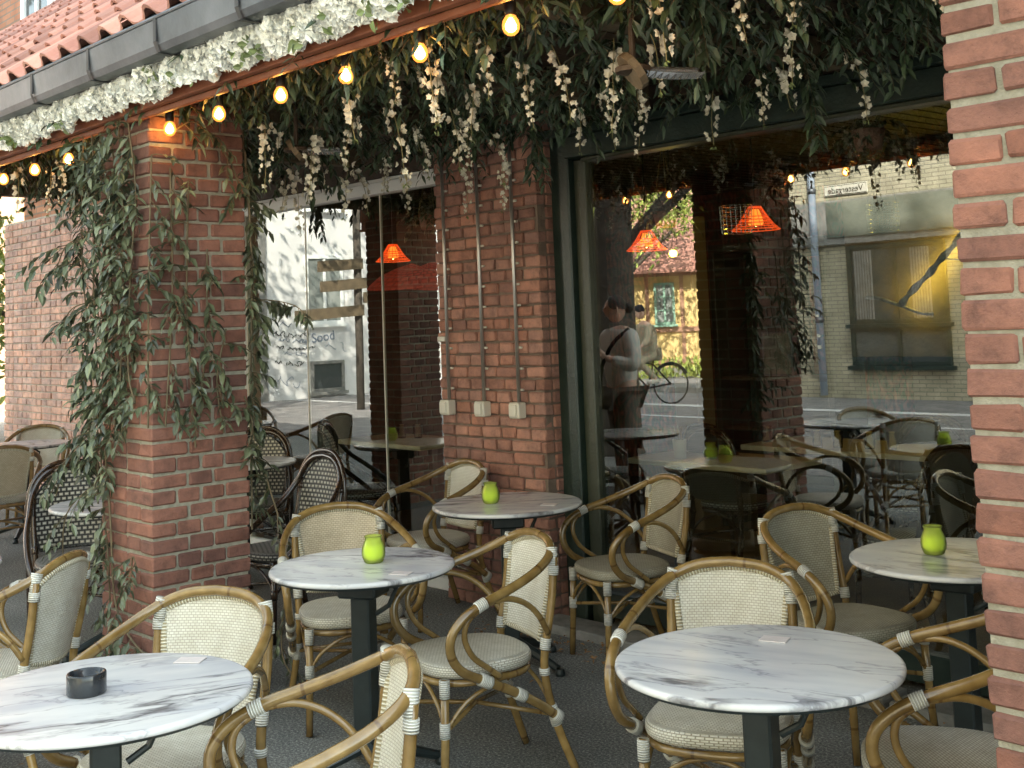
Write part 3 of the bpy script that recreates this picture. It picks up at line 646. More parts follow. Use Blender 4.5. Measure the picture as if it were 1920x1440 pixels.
# individual drooping branches
def hanging_branch(x, y, z, L, d=(0, 0, -1), label='', n=3, mats=('leaf', 'stem'), ll=.085):
    t = thing('hanging_branch', label, 'branch', (x, y, z), group='leafy branches hanging from the ceiling')
    bs = MB(); bl = MB()
    for k in range(n):
        dd = Vector(d)+rv(.45)
        tmp = MB(); sprig(tmp, (0, 0, 0), dd, L*random.uniform(.75, 1.1), int(L*48), ll, ll*.34, .9, 0, 1)
        for f, mi in zip(tmp.f, tmp.mi):
            tgt = bl if mi == 0 else bs
            k0 = len(tgt.v); tgt.v += [tmp.v[i] for i in f]; tgt.t += [tmp.t[i] for i in f]; tgt.uv += [(0, 0)]*len(f)
            tgt.f.append(tuple(range(k0, k0+len(f)))); tgt.mi.append(0)
    bs.build('stem', mats[1], t); bl.build('leaves', mats[0], t); return t
for x, y, L, lab in ((-7.75, 4.3, .36, 'leafy branch hanging lowest at the left end of the white window header'), (-6.9, 4.0, .22, 'leafy branch hanging over the middle of the white window header'),
        (-4.55, 4.3, .36, 'leafy branch hanging over the dark corner between pier and green frame'), (-2.75, 4.1, .50, 'long single leafy branch dangling before the green lintel'),
        (-5.9, 3.9, .32, 'leafy branch hanging just left of the brick pier'), (-2.4, 3.0, .30, 'leafy branch hanging right of the wire heater'), (-1.6, 3.3, .34, 'leafy branch hanging beside the bare pillar top')):
    hanging_branch(x, y, 2.62, L, (.15, -.1, -1), lab, 2 if L > .45 else 3)
# blossom sprays
def spray(L, seed):
    random.seed(seed); t = thing('blossom_spray', 'hanging spray of cream white blossom among the ceiling foliage', 'flowers', group='cream blossom sprays hanging from the ceiling')
    p = Vector((0, 0, 0)); d = Vector((random.uniform(-.5, .5), random.uniform(-.5, .5), -.8)); pts = [p.copy()]
    for i in range(10):
        d = (d+Vector((0, 0, -.18))+rv(.10)).normalized(); p = p+d*L/10; pts.append(p.copy())
    one('stem', lambda b: b.tube(pts, .0018, 5), 'stem_pale', t)
    def fl(b):
        nf = int(L*44)
        for i in range(nf):
            u = .12+.85*i/nf; k = int(u*10); q = pts[k].lerp(pts[k+1], u*10-k)
            a = random.uniform(0, 2*PI); o = Vector((math.cos(a), math.sin(a), random.uniform(-.5, .3))).normalized(); c = q+o*random.uniform(.01, .032)
            s1 = o.cross(Vector((0, 0, 1))).normalized(); s2 = o.cross(s1); sz = random.uniform(.017, .026)*(1.15-.45*u); tt = random.random()
            for m_ in range(5):
                a2 = 2*PI*m_/5+tt; dr = s1*math.cos(a2)+s2*math.sin(a2)
                leaf(b, c, dr+o*random.uniform(.15, .8), o, sz*1.2, sz*1.0, 0, -.2, tt)
        for i in range(5): leaf(b, pts[-1]+rv(.01), Vector((random.uniform(-1, 1), random.uniform(-1, 1), -1)), Vector((1, 0, 0)), .02, .009, 1)
    one('blossoms', fl, ['petal', 'leaf_pale'], t); return t
sp = [spray(.22+.05*i, 40+i) for i in range(6)]
random.seed(77)
spots = []
for X, Yl, Z in [(-3.50, 2.75, 2.56), (-3.36, 2.72, 2.47), (-2.98, 2.62, 2.50), (-2.95, 2.9, 2.50), (-2.75, 3.0, 2.5), (-3.9, 2.9, 2.5), (-3.75, 2.6, 2.45), (-3.6, 3.1, 2.5),
                 (-4.0, 3.3, 2.48), (-4.4, 3.1, 2.5), (-4.6, 3.0, 2.46), (-3.3, 3.5, 2.5), (-3.0, 3.4, 2.44), (-3.7, 3.8, 2.48), (-4.3, 3.8, 2.45), (-5.0, 3.3, 2.5), (-5.2, 3.6, 2.45), (-5.6, 3.5, 2.45),
                 (-5.9, 3.9, 2.48), (-6.3, 3.9, 2.45), (-6.9, 3.9, 2.5), (-2.3, 2.7, 2.58), (-2.05, 2.75, 2.56), (-1.85, 2.8, 2.60), (-2.5, 2.9, 2.45), (-1.55, 3.0, 2.56),
                 (-2.6, 3.6, 2.42), (-1.35, 3.0, 2.48), (-6.1, 2.45, 2.50), (-6.35, 2.5, 2.46), (-5.75, 2.5, 2.50), (-6.7, 2.45, 2.5), (-5.5, 4.2, 2.45), (-5.1, 4.3, 2.42), (-4.7, 4.25, 2.42), (-6.0, 3.0, 2.5), (-5.4, 2.9, 2.48), (-3.2, 4.1, 2.5), (-2.2, 3.3, 2.52), (-3.45, 2.55, 2.55), (-3.15, 2.5, 2.56), (-4.15, 3.5, 2.5), (-4.5, 3.5, 2.5), (-3.85, 3.3, 2.52), (-4.75, 3.7, 2.5), (-5.3, 3.9, 2.5), (-4.6, 2.75, 2.5), (-3.4, 3.9, 2.5), (-2.7, 3.9, 2.52), (-5.7, 4.2, 2.5), (-6.0, 4.2, 2.5), (-2.45, 3.95, 2.52), (-3.1, 2.9, 2.5), (-1.5, 2.6, 2.6), (-4.9, 3.0, 2.5)]:
    spots.append((X, Yl, Z))
for i, (X, Yl, Z) in enumerate(spots):
    k = i % 6
    o = sp[k] if i < 6 else dup(sp[k], (0, 0, 0), 0)
    o.location = (X, Yl, Z+.03); o.rotation_euler = (0, 0, random.uniform(0, 6.28)); s_ = random.uniform(.55, .90); o.scale = (s_, s_, s_)
# vine on the left pillar
random.seed(91)
vine = thing('climbing_vine', 'leafy green climbing plant draped down the left brick pillar', 'vine', (-4.86, YP, 0))
bl = MB(); bs = MB()
def vs_(p, d, L, nl, ll, droop=.8):
    tmp = MB(); q = Vector(p)-Vector((-4.86, YP, 0)); sprig(tmp, q, d, L, nl, ll, ll*.36, droop, 0, 1, .0025, .5)
    for f, mi in zip(tmp.f, tmp.mi):
        tgt = bl if mi == 0 else bs
        k0 = len(tgt.v); tgt.v += [tmp.v[i] for i in f]; tgt.t += [tmp.t[i] for i in f]; tgt.uv += [(0, 0)]*len(f); tgt.f.append(tuple(range(k0, k0+len(f)))); tgt.mi.append(0)
def strand(pts, r=.005, every=.05, ll=.08, L=.2, spread=.8, out=(0, -1, 0)):
    P = spline(pts, 6); bs.tube([p-Vector((-4.86, YP, 0)) for p in P], r, 5, 0, cap=False)
    acc = 0
    for a, c in zip(P, P[1:]):
        acc += (c-a).length
        while acc > every:
            acc -= every; vs_(a, Vector(out)*.5+rv(spread)+Vector((0, 0, -.3)), L*random.uniform(.6, 1.2), random.randint(5, 9), ll*random.uniform(.8, 1.15))
O = -.03
# front face (left in the photo): dense down to z~1.0, a strand to the ground
for k in range(6):
    x = -5.42+k*.095; zb = (.95, .85, 1.05, 1.15, 1.15, 1.3)[k]
    strand([(x, YP+O-.02, 2.5), (x+random.uniform(-.08, .08), YP+O, 2.2), (x+random.uniform(-.08, .08), YP+O, 1.85), (x+random.uniform(-.08, .08), YP+O, 1.45), (x, YP+O, zb)], .004, .036, .066, .13)
strand([(-5.25, YP+O, 1.1), (-5.20, YP+O, .8), (-5.17, YP-.03, .5), (-5.10, YP+O, .38), (-4.95, YP+O, .30), (-4.80, YP-.02, .27), (-4.6, YP+.1, .24)], .005, .055, .06, .12, .6)
strand([(-5.3, YP+O, 1.3), (-5.28, YP+O, .9), (-5.22, YP-.03, .6), (-5.2, YP+O, .15)], .004, .075, .06, .12, .5)
strand([(-5.0, YP+O, .55), (-4.98, YP-.03, .66), (-4.93, YP+O, .6)], .003, .04, .06, .10, .5)
# out to the left, over the dark chair and the side wall
strand([(-5.38, YP, 1.15), (-5.6, YP-.05, 1.05), (-5.75, YP-.05, .85)], .003, .10, .06, .16, .4)
strand([(-5.38, YP, 1.75), (-5.55, YP-.05, 1.72), (-5.7, YP-.05, 1.62)], .003, .08, .075, .16, .4)
strand([(-5.38, YP, 2.05), (-5.6, YP-.05, 2.02), (-5.75, YP-.05, 1.9)], .003, .06, .08, .2, .5)
strand([(-5.38, YP, .95), (-5.5, YP-.1, .8), (-5.55, YP-.1, .55)], .003, .12, .055, .14, .3)
# right face (x = -4.86)
for k in range(6):
    y = YP+.0+k*.085; zt = (2.35, 2.3, 2.25, 1.95, 1.6, 1.3)[k]; zb = (1.2, 1.2, 1.1, 1.3, 1.15, 1.05)[k]
    strand([(-4.83, y, zt), (-4.83, y+random.uniform(-.05, .05), (zt+zb)/2), (-4.83, y+random.uniform(-.05, .05), zb)], .004, .080, .066, .14, .8, (1, 0, 0))
strand([(-4.83, YP+.1, 2.46), (-4.80, YP+.2, 2.50), (-4.80, YP+.35, 2.35), (-4.82, YP+.42, 2.2)], .004, .07, .07, .15, .6, (1, 0, 0))
# far edge (towards the window)
for k in range(3):
    strand([(-4.90+.02*k, 2.81, 2.5-.1*k), (-4.86, 2.82, 1.9), (-4.88, 2.82, 1.4), (-4.88, 2.81, .95-.12*k)], .004, .085, .065, .10, .5, (.5, .5, 0))
strand([(-4.88, 2.84, 1.72), (-4.83, 2.90, 1.72), (-4.74, 2.97, 1.69), (-4.70, 3.02, 1.63)], .0025, .022, .052, .05, .5, (.4, .4, 0))
strand([(-4.84, 2.86, .95), (-4.78, 2.92, .6), (-4.80, 2.9, .2), (-4.7, 2.9, .08)], .004, .10, .06, .14, .6, (.5, .5, 0))
bs.build('stem', 'stem', vine); bl.build('leaves', 'leaf_vine', vine)
# white flower garland under the eave
random.seed(55)
gar = thing('flower_garland', 'thick garland of white ruffled flowers running under the gutter', 'garland', (0, 0, 0))
b = MB()
for i in range(21000):
    x = random.uniform(-9.2, -2.3); u = random.random(); y = 2.215; zz_ = 2.548+u*.165; zz_ += .022*noise.noise(Vector((x*7, u*2, 9)))
    lump = noise.noise(Vector((x*9, y*9, 0)))*.022+noise.noise(Vector((x*24, y*24, 3)))*.012
    lump = noise.noise(Vector((x*8, zz_*8, 0)))*.040+noise.noise(Vector((x*19, zz_*19, 3)))*.026
    c = Vector((x, y-.035*math.sin(PI*min(max(u, .05), .97))-lump-random.random()*.012, zz_+(.02*noise.noise(Vector((x*6, 0, 7))) if u < .25 else 0))); nrm = (Vector((0, -1, -.35))+rv(.8)).normalized()
    s1 = nrm.cross(Vector((1, 0, 0))).normalized(); s2 = nrm.cross(s1); a0 = random.random()*6.28; s_ = random.uniform(.012, .023); t_ = random.random()
    vs = [c]+[c+(s1*math.cos(a0+k*PI*2/5)+s2*math.sin(a0+k*PI*2/5))*s_*random.uniform(.8, 1.15)+nrm*s_*random.uniform(.15, .6) for k in range(5)]
    b.add(vs, [(0, k+1, (k+1) % 5+1) for k in range(5)], 0, t_)
b.build('petals', 'petal_white', gar)
b = MB()
for i in range(24):
    x = random.uniform(-8, -2.4); c = Vector((x, 2.165, random.choice((2.55, 2.56, 2.58, 2.62))))
    for k in range(random.randint(4, 8)):
        leaf(b, c+rv(.03), Vector((random.uniform(-1, 1), random.uniform(-1, 1), random.uniform(-1, .4))), Vector((0, -1, -.3)), random.uniform(.03, .05), random.uniform(.02, .03), 0, .1)
b.build('leaves', 'leaf_pale', gar)

# festoon bulbs
bx = [-8.95, -8.5, -8.08, -7.65, -7.21, -6.77, -6.32, -5.88, -5.42, -4.80, -4.37, -3.90, -3.47, -3.05, -2.61, -2.18, -1.75, -1.32]
bulb = thing('light_bulb', '', 'light bulb', (0, 0, 0), group='lit bulbs strung under the eave')
one('socket', lambda b: b.lathe([(.006, .095), (.015, .09), (.0185, .085), (.0185, .03), (.016, .018)][::-1], 14), 'black_plastic', bulb, True)
one('cable', lambda b: b.tube([(0, 0, .09), (0, .0, .14)], .003, 6), 'black_plastic', bulb)
one('globe', lambda b: b.lathe([(.0005, -.044), (.012, -.041), (.021, -.033), (.0262, -.021), (.0265, -.010), (.0235, .003), (.0165, .014), (.013, .02)], 20), 'bulb', bulb, True)
one('filament', lambda b: b.lathe([(.0005, -.033), (.010, -.030), (.0165, -.022), (.0175, -.012), (.012, .0), (.004, .012)], 12), 'bulb_core', bulb, True)
for i, x in enumerate(bx):
    o = bulb if i == 0 else dup(bulb, (0, 0, 0), 0); o.location = (x, 2.40, 2.475); o['label'] = 'small warm glowing bulb in the row under the tiled eave'
bulbs_lab = {-4.80: 'glowing bulb lighting the top corner of the vine covered pillar orange', -2.61: 'glowing bulb nearest the camera, highest in the photo'}
for o in [o for o in COL.objects if o.name.startswith('light_bulb')]:
    for k, v in bulbs_lab.items():
        if abs(o.location.x-k) < .01: o['label'] = v
# ceiling heaters
def heater(x, y, z, rz, label):
    t = thing('ceiling_heater', label, 'heater', (x, y, z), rz, 'wire grille heaters under the terrace ceiling')
    one('mount', lambda b: [b.lathe([(.001, .01), (.050, .01), (.056, .006), (.056, -.008), (.03, -.012), (.001, -.012)][::-1], 10), b.tube([(0, 0, .02), (0, 0, .30)], .010, 8)], 'dark_wood', t)
    one('disc', lambda b: b.tube([(-.012, 0, -.01), (.008, 0, .004)], .062, 12), 'mid_wood', t)
    def gr(b):
        for k in range(9): b.tube(spline([(.03, -.035+k*.009, -.01), (.12, -.045+k*.011, -.02), (.21, -.045+k*.011, -.02)], 4), .0022, 4)
        for k in range(9): b.tube([(.04+k*.021, -.045, -.016), (.04+k*.021, 0, -.028), (.04+k*.021, .045, -.016)], .002, 4)
    one('grille', gr, 'metal_grille', t)
    one('lamp_tube', lambda b: b.tube([(.03, 0, .0), (.20, 0, -.005)], .010, 8), 'metal_grille', t)
    0 and one('reflector', lambda b: b.tube([(.06, 0, .016), (.32, 0, .012)], .026, 10, flat_=.5), 'zinc_dark', t)
    return t
heater(-2.42, 2.72, 2.33, .95, 'ceiling heater with bright wire grille above the big window')
heater(-4.72, 2.98, 2.40, .8, 'ceiling heater half hidden in foliage beside the vine pillar')

# ================================================================== FURNITURE
def post_pts(s, dark=False):
    k = 1.06 if dark else 1
    return [(s*.19, -.262*k, .775), (s*.192, -.245, .62), (s*.188, -.215, .47), (s*.186, -.212, .36), (s*.197, -.245, .20), (s*.218, -.315, .008)]
def panel_xy(u, v, dark=False):
    """u -1..1 across, v 0..1 up the back"""
    hw = .146+.034*v if not dark else .160+.032*math.sin(v*PI*.8)
    z0 = .485-.015*(1-u*u) if not dark else .47; z1 = .808-.042*abs(u)**2.6 if not dark else .885-.13*abs(u)**2.4
    z = z0+(z1-z0)*v
    y = -.215-.055*v-.035*(1-u*u)
    return Vector((hw*u, y, z))
def chair(name, label, dark=False, weave_='cream_weave', seat_='seat_weave', rat='rattan', braid='braid', group='cream rattan armchairs on the terrace'):
    t = thing(name, label, 'chair', group=group)
    # seat
    b = MB(); n = 44; rings = [(0, .462), (.35, .4615), (.7, .459), (.90, .455), (.965, .450), (.995, .440), (1, .428), (.985, .416), (.95, .409), (.6, .406), (0, .406)]
    def outl(a):
        c, s_ = math.cos(a), math.sin(a); e = .72
        x = (abs(c)**e)*(1 if c > 0 else -1); y = (abs(s_)**e)*(1 if s_ > 0 else -1)
        return x*(.222-.022*(1-y)/2), y*.212+.0
    vs = []; uv = []
    for r, z in rings:
        for k in range(n):
            x, y = outl(2*PI*k/n); vs.append((x*r, y*r, z))
            if z < .4505 and z > .407: uv.append((k*.0311, .3+(.45-z)*1.2))
            else: uv.append((x*r*.92+y*r*.38, y*r*.92-x*r*.38))
    fs = [(i*n+k, i*n+(k+1) % n, (i+1)*n+(k+1) % n, (i+1)*n+k) for i in range(len(rings)-1) for k in range(n)]
    b.add(vs, fs, 0, .5, uv); b.build('seat', seat_, t, True)
    # back panel
    b = MB(); nu, nv = 16, 14; vs = []; uv = []; fs = []
    for side in (0, 1):
        for j in range(nv+1):
            for i in range(nu+1):
                u = -1+2*i/nu; p = panel_xy(u, j/nv, dark); p.y += .005 if side == 0 else -.005; vs.append(p); uv.append((p.x, p.z))
    k0 = (nu+1)*(nv+1)
    for j in range(nv):
        for i in range(nu):
            a = j*(nu+1)+i; fs.append((a+1, a, a+nu+1, a+nu+2)); a += k0; fs.append((a, a+1, a+nu+2, a+nu+1))
    b.add(vs, fs, 0, .5, uv); bp = b.build('backrest', weave_, t, True)
    edge = [panel_xy(-1+2*i/10, 1, dark) for i in range(11)]+[panel_xy(1, 1-j/8, dark) for j in range(1, 9)]+[panel_xy(1-2*i/10, 0, dark) for i in range(1, 11)]+[panel_xy(-1, j/8, dark) for j in range(1, 8)]
    one('braid', lambda b: b.tube([e+Vector((0, .002, 0)) for e in edge], .0105 if not dark else .006, 8, closed=True), braid, bp, True)
    # rails
    if not dark:
        half = [(.0, -.290, .828), (.09, -.284, .820), (.155, -.268, .800), (.205, -.228, .772), (.243, -.15, .736), (.268, -.05, .702), (.281, .05, .672), (.287, .13, .634), (.284, .178, .580), (.276, .180, .515), (.266, .140, .456), (.253, .06, .412), (.240, -.06, .352), (.222, -.17, .285), (.208, -.25, .225)]
        lo = [(.284, .065, .658), (.281, .118, .618), (.275, .128, .560), (.267, .098, .498), (.257, .04, .450), (.248, -.01, .412)]
        lo2 = [(.283, .06, .664), (.268, -.03, .672), (.248, -.11, .645), (.222, -.175, .59), (.200, -.222, .515)]
    else:
        half = [(.0, -.296, .905), (.09, -.29, .89), (.155, -.278, .845), (.198, -.25, .765), (.222, -.17, .665), (.245, -.06, .585), (.252, .05, .505), (.245, .13, .435), (.235, .17, .39)]
        lo = []; lo2 = []
    L = spline(half, 5); R = mir(L, -1)
    one('arm_rail', lambda b: b.tube([Vector(p) for p in reversed(R)]+L[1:], .0165, 12), rat, t, True)
    for s in (-1, 1):
        if lo:
            one('arm_loop', lambda b: [b.tube(spline(mir(lo, s), 5), .0108, 10), b.tube(spline(mir(lo2, s), 5), .0108, 10)], rat, t, True)
        one('leg', lambda b: b.tube(spline(post_pts(s, dark), 4), .0152, 12), rat, t, True)
        one('leg', lambda b: b.tube([(s*.192, .172, .415), (s*.197, .180, .2), (s*.204, .190, .006)], .0150, 12), rat, t, True)
    if dark:
        one('back_hoop', lambda b: b.tube(spline([(-.205, -.30, .02), (-.215, -.265, .3), (-.224, -.262, .6), (-.205, -.275, .80), (-.12, -.295, .905), (0, -.305, .932), (.12, -.295, .905), (.205, -.275, .80), (.222, -.262, .6), (.215, -.265, .3), (.205, -.30, .02)], 5), .0125, 10), rat, t, True)
    def frame(b):
        ring = []
        for k in range(28):
            x, y = outl(2*PI*k/28); ring.append((x*.93, y*.93, .392))
        b.tube(ring, .0125, 9, closed=True)
    one('seat_frame', frame, rat, t, True)
    def stretch(b):
        for s in (-1, 1):
            b.tube([(s*.196, .178, .245), (0, -.02, .262), (-s*.194, -.235, .235)], .0085, 8)
            b.tube(spline([(s*.198, .180, .25), (s*.15, .182, .315), (s*.07, .186, .365), (0, .19, .382)], 4), .0078, 8)
            b.tube(spline([(s*.198, .176, .25), (s*.20, .10, .33), (s*.20, .0, .378)], 4), .0078, 8)
            b.tube(spline([(s*.194, -.235, .24), (s*.13, -.215, .33), (0, -.20, .382)], 4), .0078, 8)
        b.tube([(-.19, -.24, .235), (.19, -.24, .235)], .008, 8)
    one('stretcher', stretch, rat, t, True)
    class BB:
        def tube(self, *a, **k): one('binding', lambda b: b.tube(*a, **k), 'binding' if not dark else rat, t, True)
    def bind(b):
        def seg(P, a, c, r):
            tot = [0]
            for p, q in zip(P, P[1:]): tot.append(tot[-1]+(Vector(q)-Vector(p)).length)
            out = []
            for p, d in zip(P, tot):
                if a <= d <= c: out.append(Vector(p))
            if len(out) >= 2: b.tube(out, r, 12)
        for s in (-1, 1):
            fl = [Vector((s*.194, .175, z)) for z in (.415, .385, .355)]; b.tube(fl, .0185, 12)
            b.tube([Vector((s*.196, .179, z)) for z in (.275, .25, .225)], .0185, 12)
            P = spline(post_pts(s, dark), 10)
            for za, zb in ((.745, .71), (.50, .455), (.405, .365), (.27, .20)):
                Q = [p for p in P if zb <= p.z <= za]
                if len(Q) > 1: b.tube(Q, .0195, 12)
            if not dark:
                A = spline(mir(half, s), 10)
                def near(pt, rad, r):
                    Q = [p for p in A if (p-Vector(pt)).length < rad]
                    if len(Q) > 1: b.tube(Q, r, 12)
                near((s*.283, .07, .664), .024, .0205); near((s*.252, .045, .406), .028, .022); near((s*.236, -.09, .335), .022, .021); near((s*.208, -.25, .225), .034, .024)
                # broad strap from the rail down the side of the woven back
                b.tube([(s*.178, -.262, .805), (s*.186, -.258, .775), (s*.188, -.256, .735)], [.0225, .020, .018], 10, flat_=.9)
    bind(BB())
    t.scale = (.98, .98, .98)
    return t
CH = {}
CH['cream'] = chair('rattan_armchair', 'x')
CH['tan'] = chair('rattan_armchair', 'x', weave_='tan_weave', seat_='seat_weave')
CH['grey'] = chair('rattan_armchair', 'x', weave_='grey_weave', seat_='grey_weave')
CH['dark'] = chair('dark_armchair', 'x', True, 'check_weave', 'stripe_weave', 'rattan_dark', 'braid_dark', 'dark chairs with black and white weave')
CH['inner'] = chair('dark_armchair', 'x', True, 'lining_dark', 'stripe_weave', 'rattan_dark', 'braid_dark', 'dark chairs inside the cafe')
CH['brown'] = chair('rattan_armchair', 'x', weave_='tan_weave', seat_='seat_weave', rat='rattan_brown')
used = set()
def put(kind, x, y, face, label, group=None):
    """face: compass angle in degrees of the direction the chair looks, 0 = +X, 90 = +Y"""
    rz = math.radians(face-90)
    if kind in used: o = dup(CH[kind], (x, y, 0), rz, label, group)
    else:
        o = CH[kind]; used.add(kind); o.location = (x, y, 0); o.rotation_euler = (0, 0, rz); o['label'] = label
        if group: o['group'] = group
    return o
put('cream', -3.42, 2.825, -107, 'cream rattan armchair side-on right of the middle table, all its legs in view')
put('tan', -4.31, 2.93, -25, 'rattan armchair with tan woven back facing the camera behind the middle marble table')
put('cream', -5.32, 4.14, -97, 'rattan armchair against the brick pier, behind and left of the far marble table')
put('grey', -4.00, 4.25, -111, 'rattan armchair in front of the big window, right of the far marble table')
put('cream', -2.33, 2.86, -62, 'rattan armchair facing the camera behind the front right marble table')
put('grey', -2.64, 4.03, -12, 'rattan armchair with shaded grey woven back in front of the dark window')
put('cream', -1.70, 2.98, -147, 'rattan armchair at bottom right, its back hidden by the bare brick pillar')
put('cream', -3.29, 1.61, -60, 'bright cream rattan armchair beyond the table with the ashtray')
put('cream', -2.52, 1.54, -118, 'rattan armchair nearest the camera, cut off by the bottom edge')
put('cream', -4.60, 1.60, -139, 'rattan armchair turned away at the left edge in front of the ivy pillar')
put('cream', -4.95, 1.25, 25, 'rattan armchair at the left edge of which only an arm shows')
put('dark', -5.74, 3.48, -88, 'black and white checked chair with tall back right of the vine pillar')
put('dark', -7.3, 4.22, -40, 'black and white checked chair against the window behind the small round table')
put('dark', -6.38, 2.64, -15, 'black and white checked chair behind the table left of the vine pillar')
put('brown', -9.35, 3.30, 165, 'brown rattan armchair seen from behind at the far left table')
put('cream', -10.65, 4.05, -30, 'pale rattan armchair against the side brick wall at the far left table')
put('cream', -9.75, 4.15, -120, 'rattan armchair by the side brick wall, partly behind the vine')
put('brown', -10.9, 3.1, 30, 'brown rattan armchair cut off by the left edge, farthest away')
put('dark', -6.75, 3.45, 70, 'black and white checked chair partly hidden behind the vine pillar')
CH['inner'].location = (-4.75, 6.1, 0); used.add('inner'); CH['inner']['label'] = 'dark chair inside the cafe at the nearest wooden table'
for x, y, f, l in ((-3.3, 5.6, 170, 'dark chair inside the cafe near the bare pillar'), (-3.75, 6.6, -70, 'dark curved chair inside behind the long wooden table'), (-7.2, 5.0, 80, 'dark chair inside the white framed window, back to the glass'), (-6.35, 5.9, -110, 'dark chair inside the white framed window by the wooden table')):
    put('inner', x, y, f, l, 'dark chairs inside the cafe')

def table(label, x, y, r=.35, rz=.6):
    t = thing('bistro_table', label, 'table', (x, y, 0), rz, 'round marble bistro tables')
    one('tabletop', lambda b: b.lathe([(0, .722), (r-.006, .722), (r-.001, .7245), (r, .729), (r-.001, .736), (r-.006, .7395), (r-.012, .74), (r*.5, .74), (0, .74)], 96), 'marble', t, True)
    one('rim_band', lambda b: b.lathe([(0, .714), (r-.014, .714), (r-.008, .7215), (0, .7215)], 64), 'iron', t)
    one('bracket', lambda b: [b.bevbox((-.075, -.065, .63), (.075, .065, .711), .008), b.tube([(.08, 0, .70), (.13, 0, .66), (.10, 0, .60), (.05, 0, .57)], .009, 8), b.tube([(0, .07, .70), (.012, .13, .66), (.02, .12, .63), (.03, .08, .64)], .007, 8)], 'iron', t)
    one('column', lambda b: b.bevbox((-.036, -.036, .09), (.036, .036, .63), .006), 'iron', t)
    for k in range(4):
        a = PI/4+k*PI/2; c, s_ = math.cos(a), math.sin(a)
        one('foot', lambda b: [b.tube([(c*.03, s_*.03, .11), (c*.14, s_*.14, .075), (c*.27, s_*.27, .03)], [.026, .022, .016], 8), b.lathe([(.022, 0), (.024, .012), (.018, .03), (0, .032)], 12, (c*.28, s_*.28, 0))], 'iron', t)
    return t
def tdup(src, x, y, rz, label):
    return dup(src, (x, y, 0), rz, label)
T1 = table('front right white marble table with purple veins and a small card', -1.905, 2.49, .35, .3)
T2 = table('middle marble table with a lime candle jar and a small card', -3.70, 2.575, .331, .5)
tdup(T1, -4.338, 3.845, .9, 'marble table with a lime candle jar in front of the brick pier')
tdup(T1, -2.93, 1.28, 1.2, 'marble table with the black ashtray, cut off at the left edge')
tdup(T1, -2.135, 3.91, .1, 'marble table half hidden behind the bare brick pillar with a lime candle jar')
tdup(T1, -7.10, 4.02, .4, 'small round marble table between the checked chairs right of the vine pillar')
tdup(T1, -6.06, 2.74, .7, 'marble table half hidden by the vine pillar in front of a checked chair')
tdup(T1, -10.05, 3.73, .2, 'farthest marble table by the side brick wall')
tdup(T1, -5.11, 1.44, .2, 'marble table of which a sliver shows at the left edge')

def jar(x, y, label, z=.74, src=[None]):
    if src[0] is None:
        t = thing('candle_jar', label, 'candle', (x, y, z), 0, 'lime green candle jars on the tables')
        one('glass', lambda b: b.lathe([(.0, .0), (.025, .0), (.029, .004), (.0345, .018), (.036, .030), (.0345, .045), (.029, .060), (.0250, .068), (.0252, .074), (.0275, .0795), (.0262, .081), (.0232, .076), (.0228, .068), (.027, .059), (.032, .045), (.0335, .030), (.032, .018), (.027, .008), (0, .006)], 32), 'jar', t, True)
        one('wax', lambda b: b.lathe([(0, .009), (.026, .010), (.031, .019), (.0325, .030), (.0310, .044), (.028, .052), (0, .050)], 28), 'wax', t, True)
        t.scale = (1.2, 1.2, 1.18); src[0] = t; return t
    return dup(src[0], (x, y, z), random.random()*6, label)
def on(x, y): return x, y
jar(-3.693, 2.62, 'lime green candle jar on the middle marble table')
jar(-4.39, 3.79, 'lime green candle jar on the table in front of the brick pier')
jar(-2.21, 3.90, 'lime green candle jar on the table beside the bare brick pillar')
jar(-7.30, 3.97, 'lime green candle jar peeking out from behind the vine pillar')
jar(-4.55, 5.62, 'green candle jar inside on the long wooden table')
tag(one('ashtray', lambda b: b.lathe([(0, 0), (.044, 0), (.0465, .003), (.0465, .046), (.045, .049), (.040, .0495), (.034, .040), (.027, .030), (0, .028)], 40), 'ashtray', None, True, (-2.955, 1.245, .7405)), 'round black stone ashtray on the front left marble table', 'ashtray')
def card(x, y, rz, label):
    t = thing('table_card', label, 'card', (x, y, .7405), rz, 'small printed cards on the tables')
    one('card_body', lambda b: b.bevbox((-.036, -.026, 0), (.036, .026, .003), .0008), 'paper', t)
    return t
card(-1.98, 2.665, .35, 'small pale card at the back of the front right marble table')
card(-3.45, 2.56, .5, 'small pale card near the right rim of the middle marble table')
card(-3.02, 1.55, .7, 'small white card near the right rim of the table with the ashtray')
card(-4.12, 3.91, .5, 'thin card on the right side of the table in front of the brick pier')

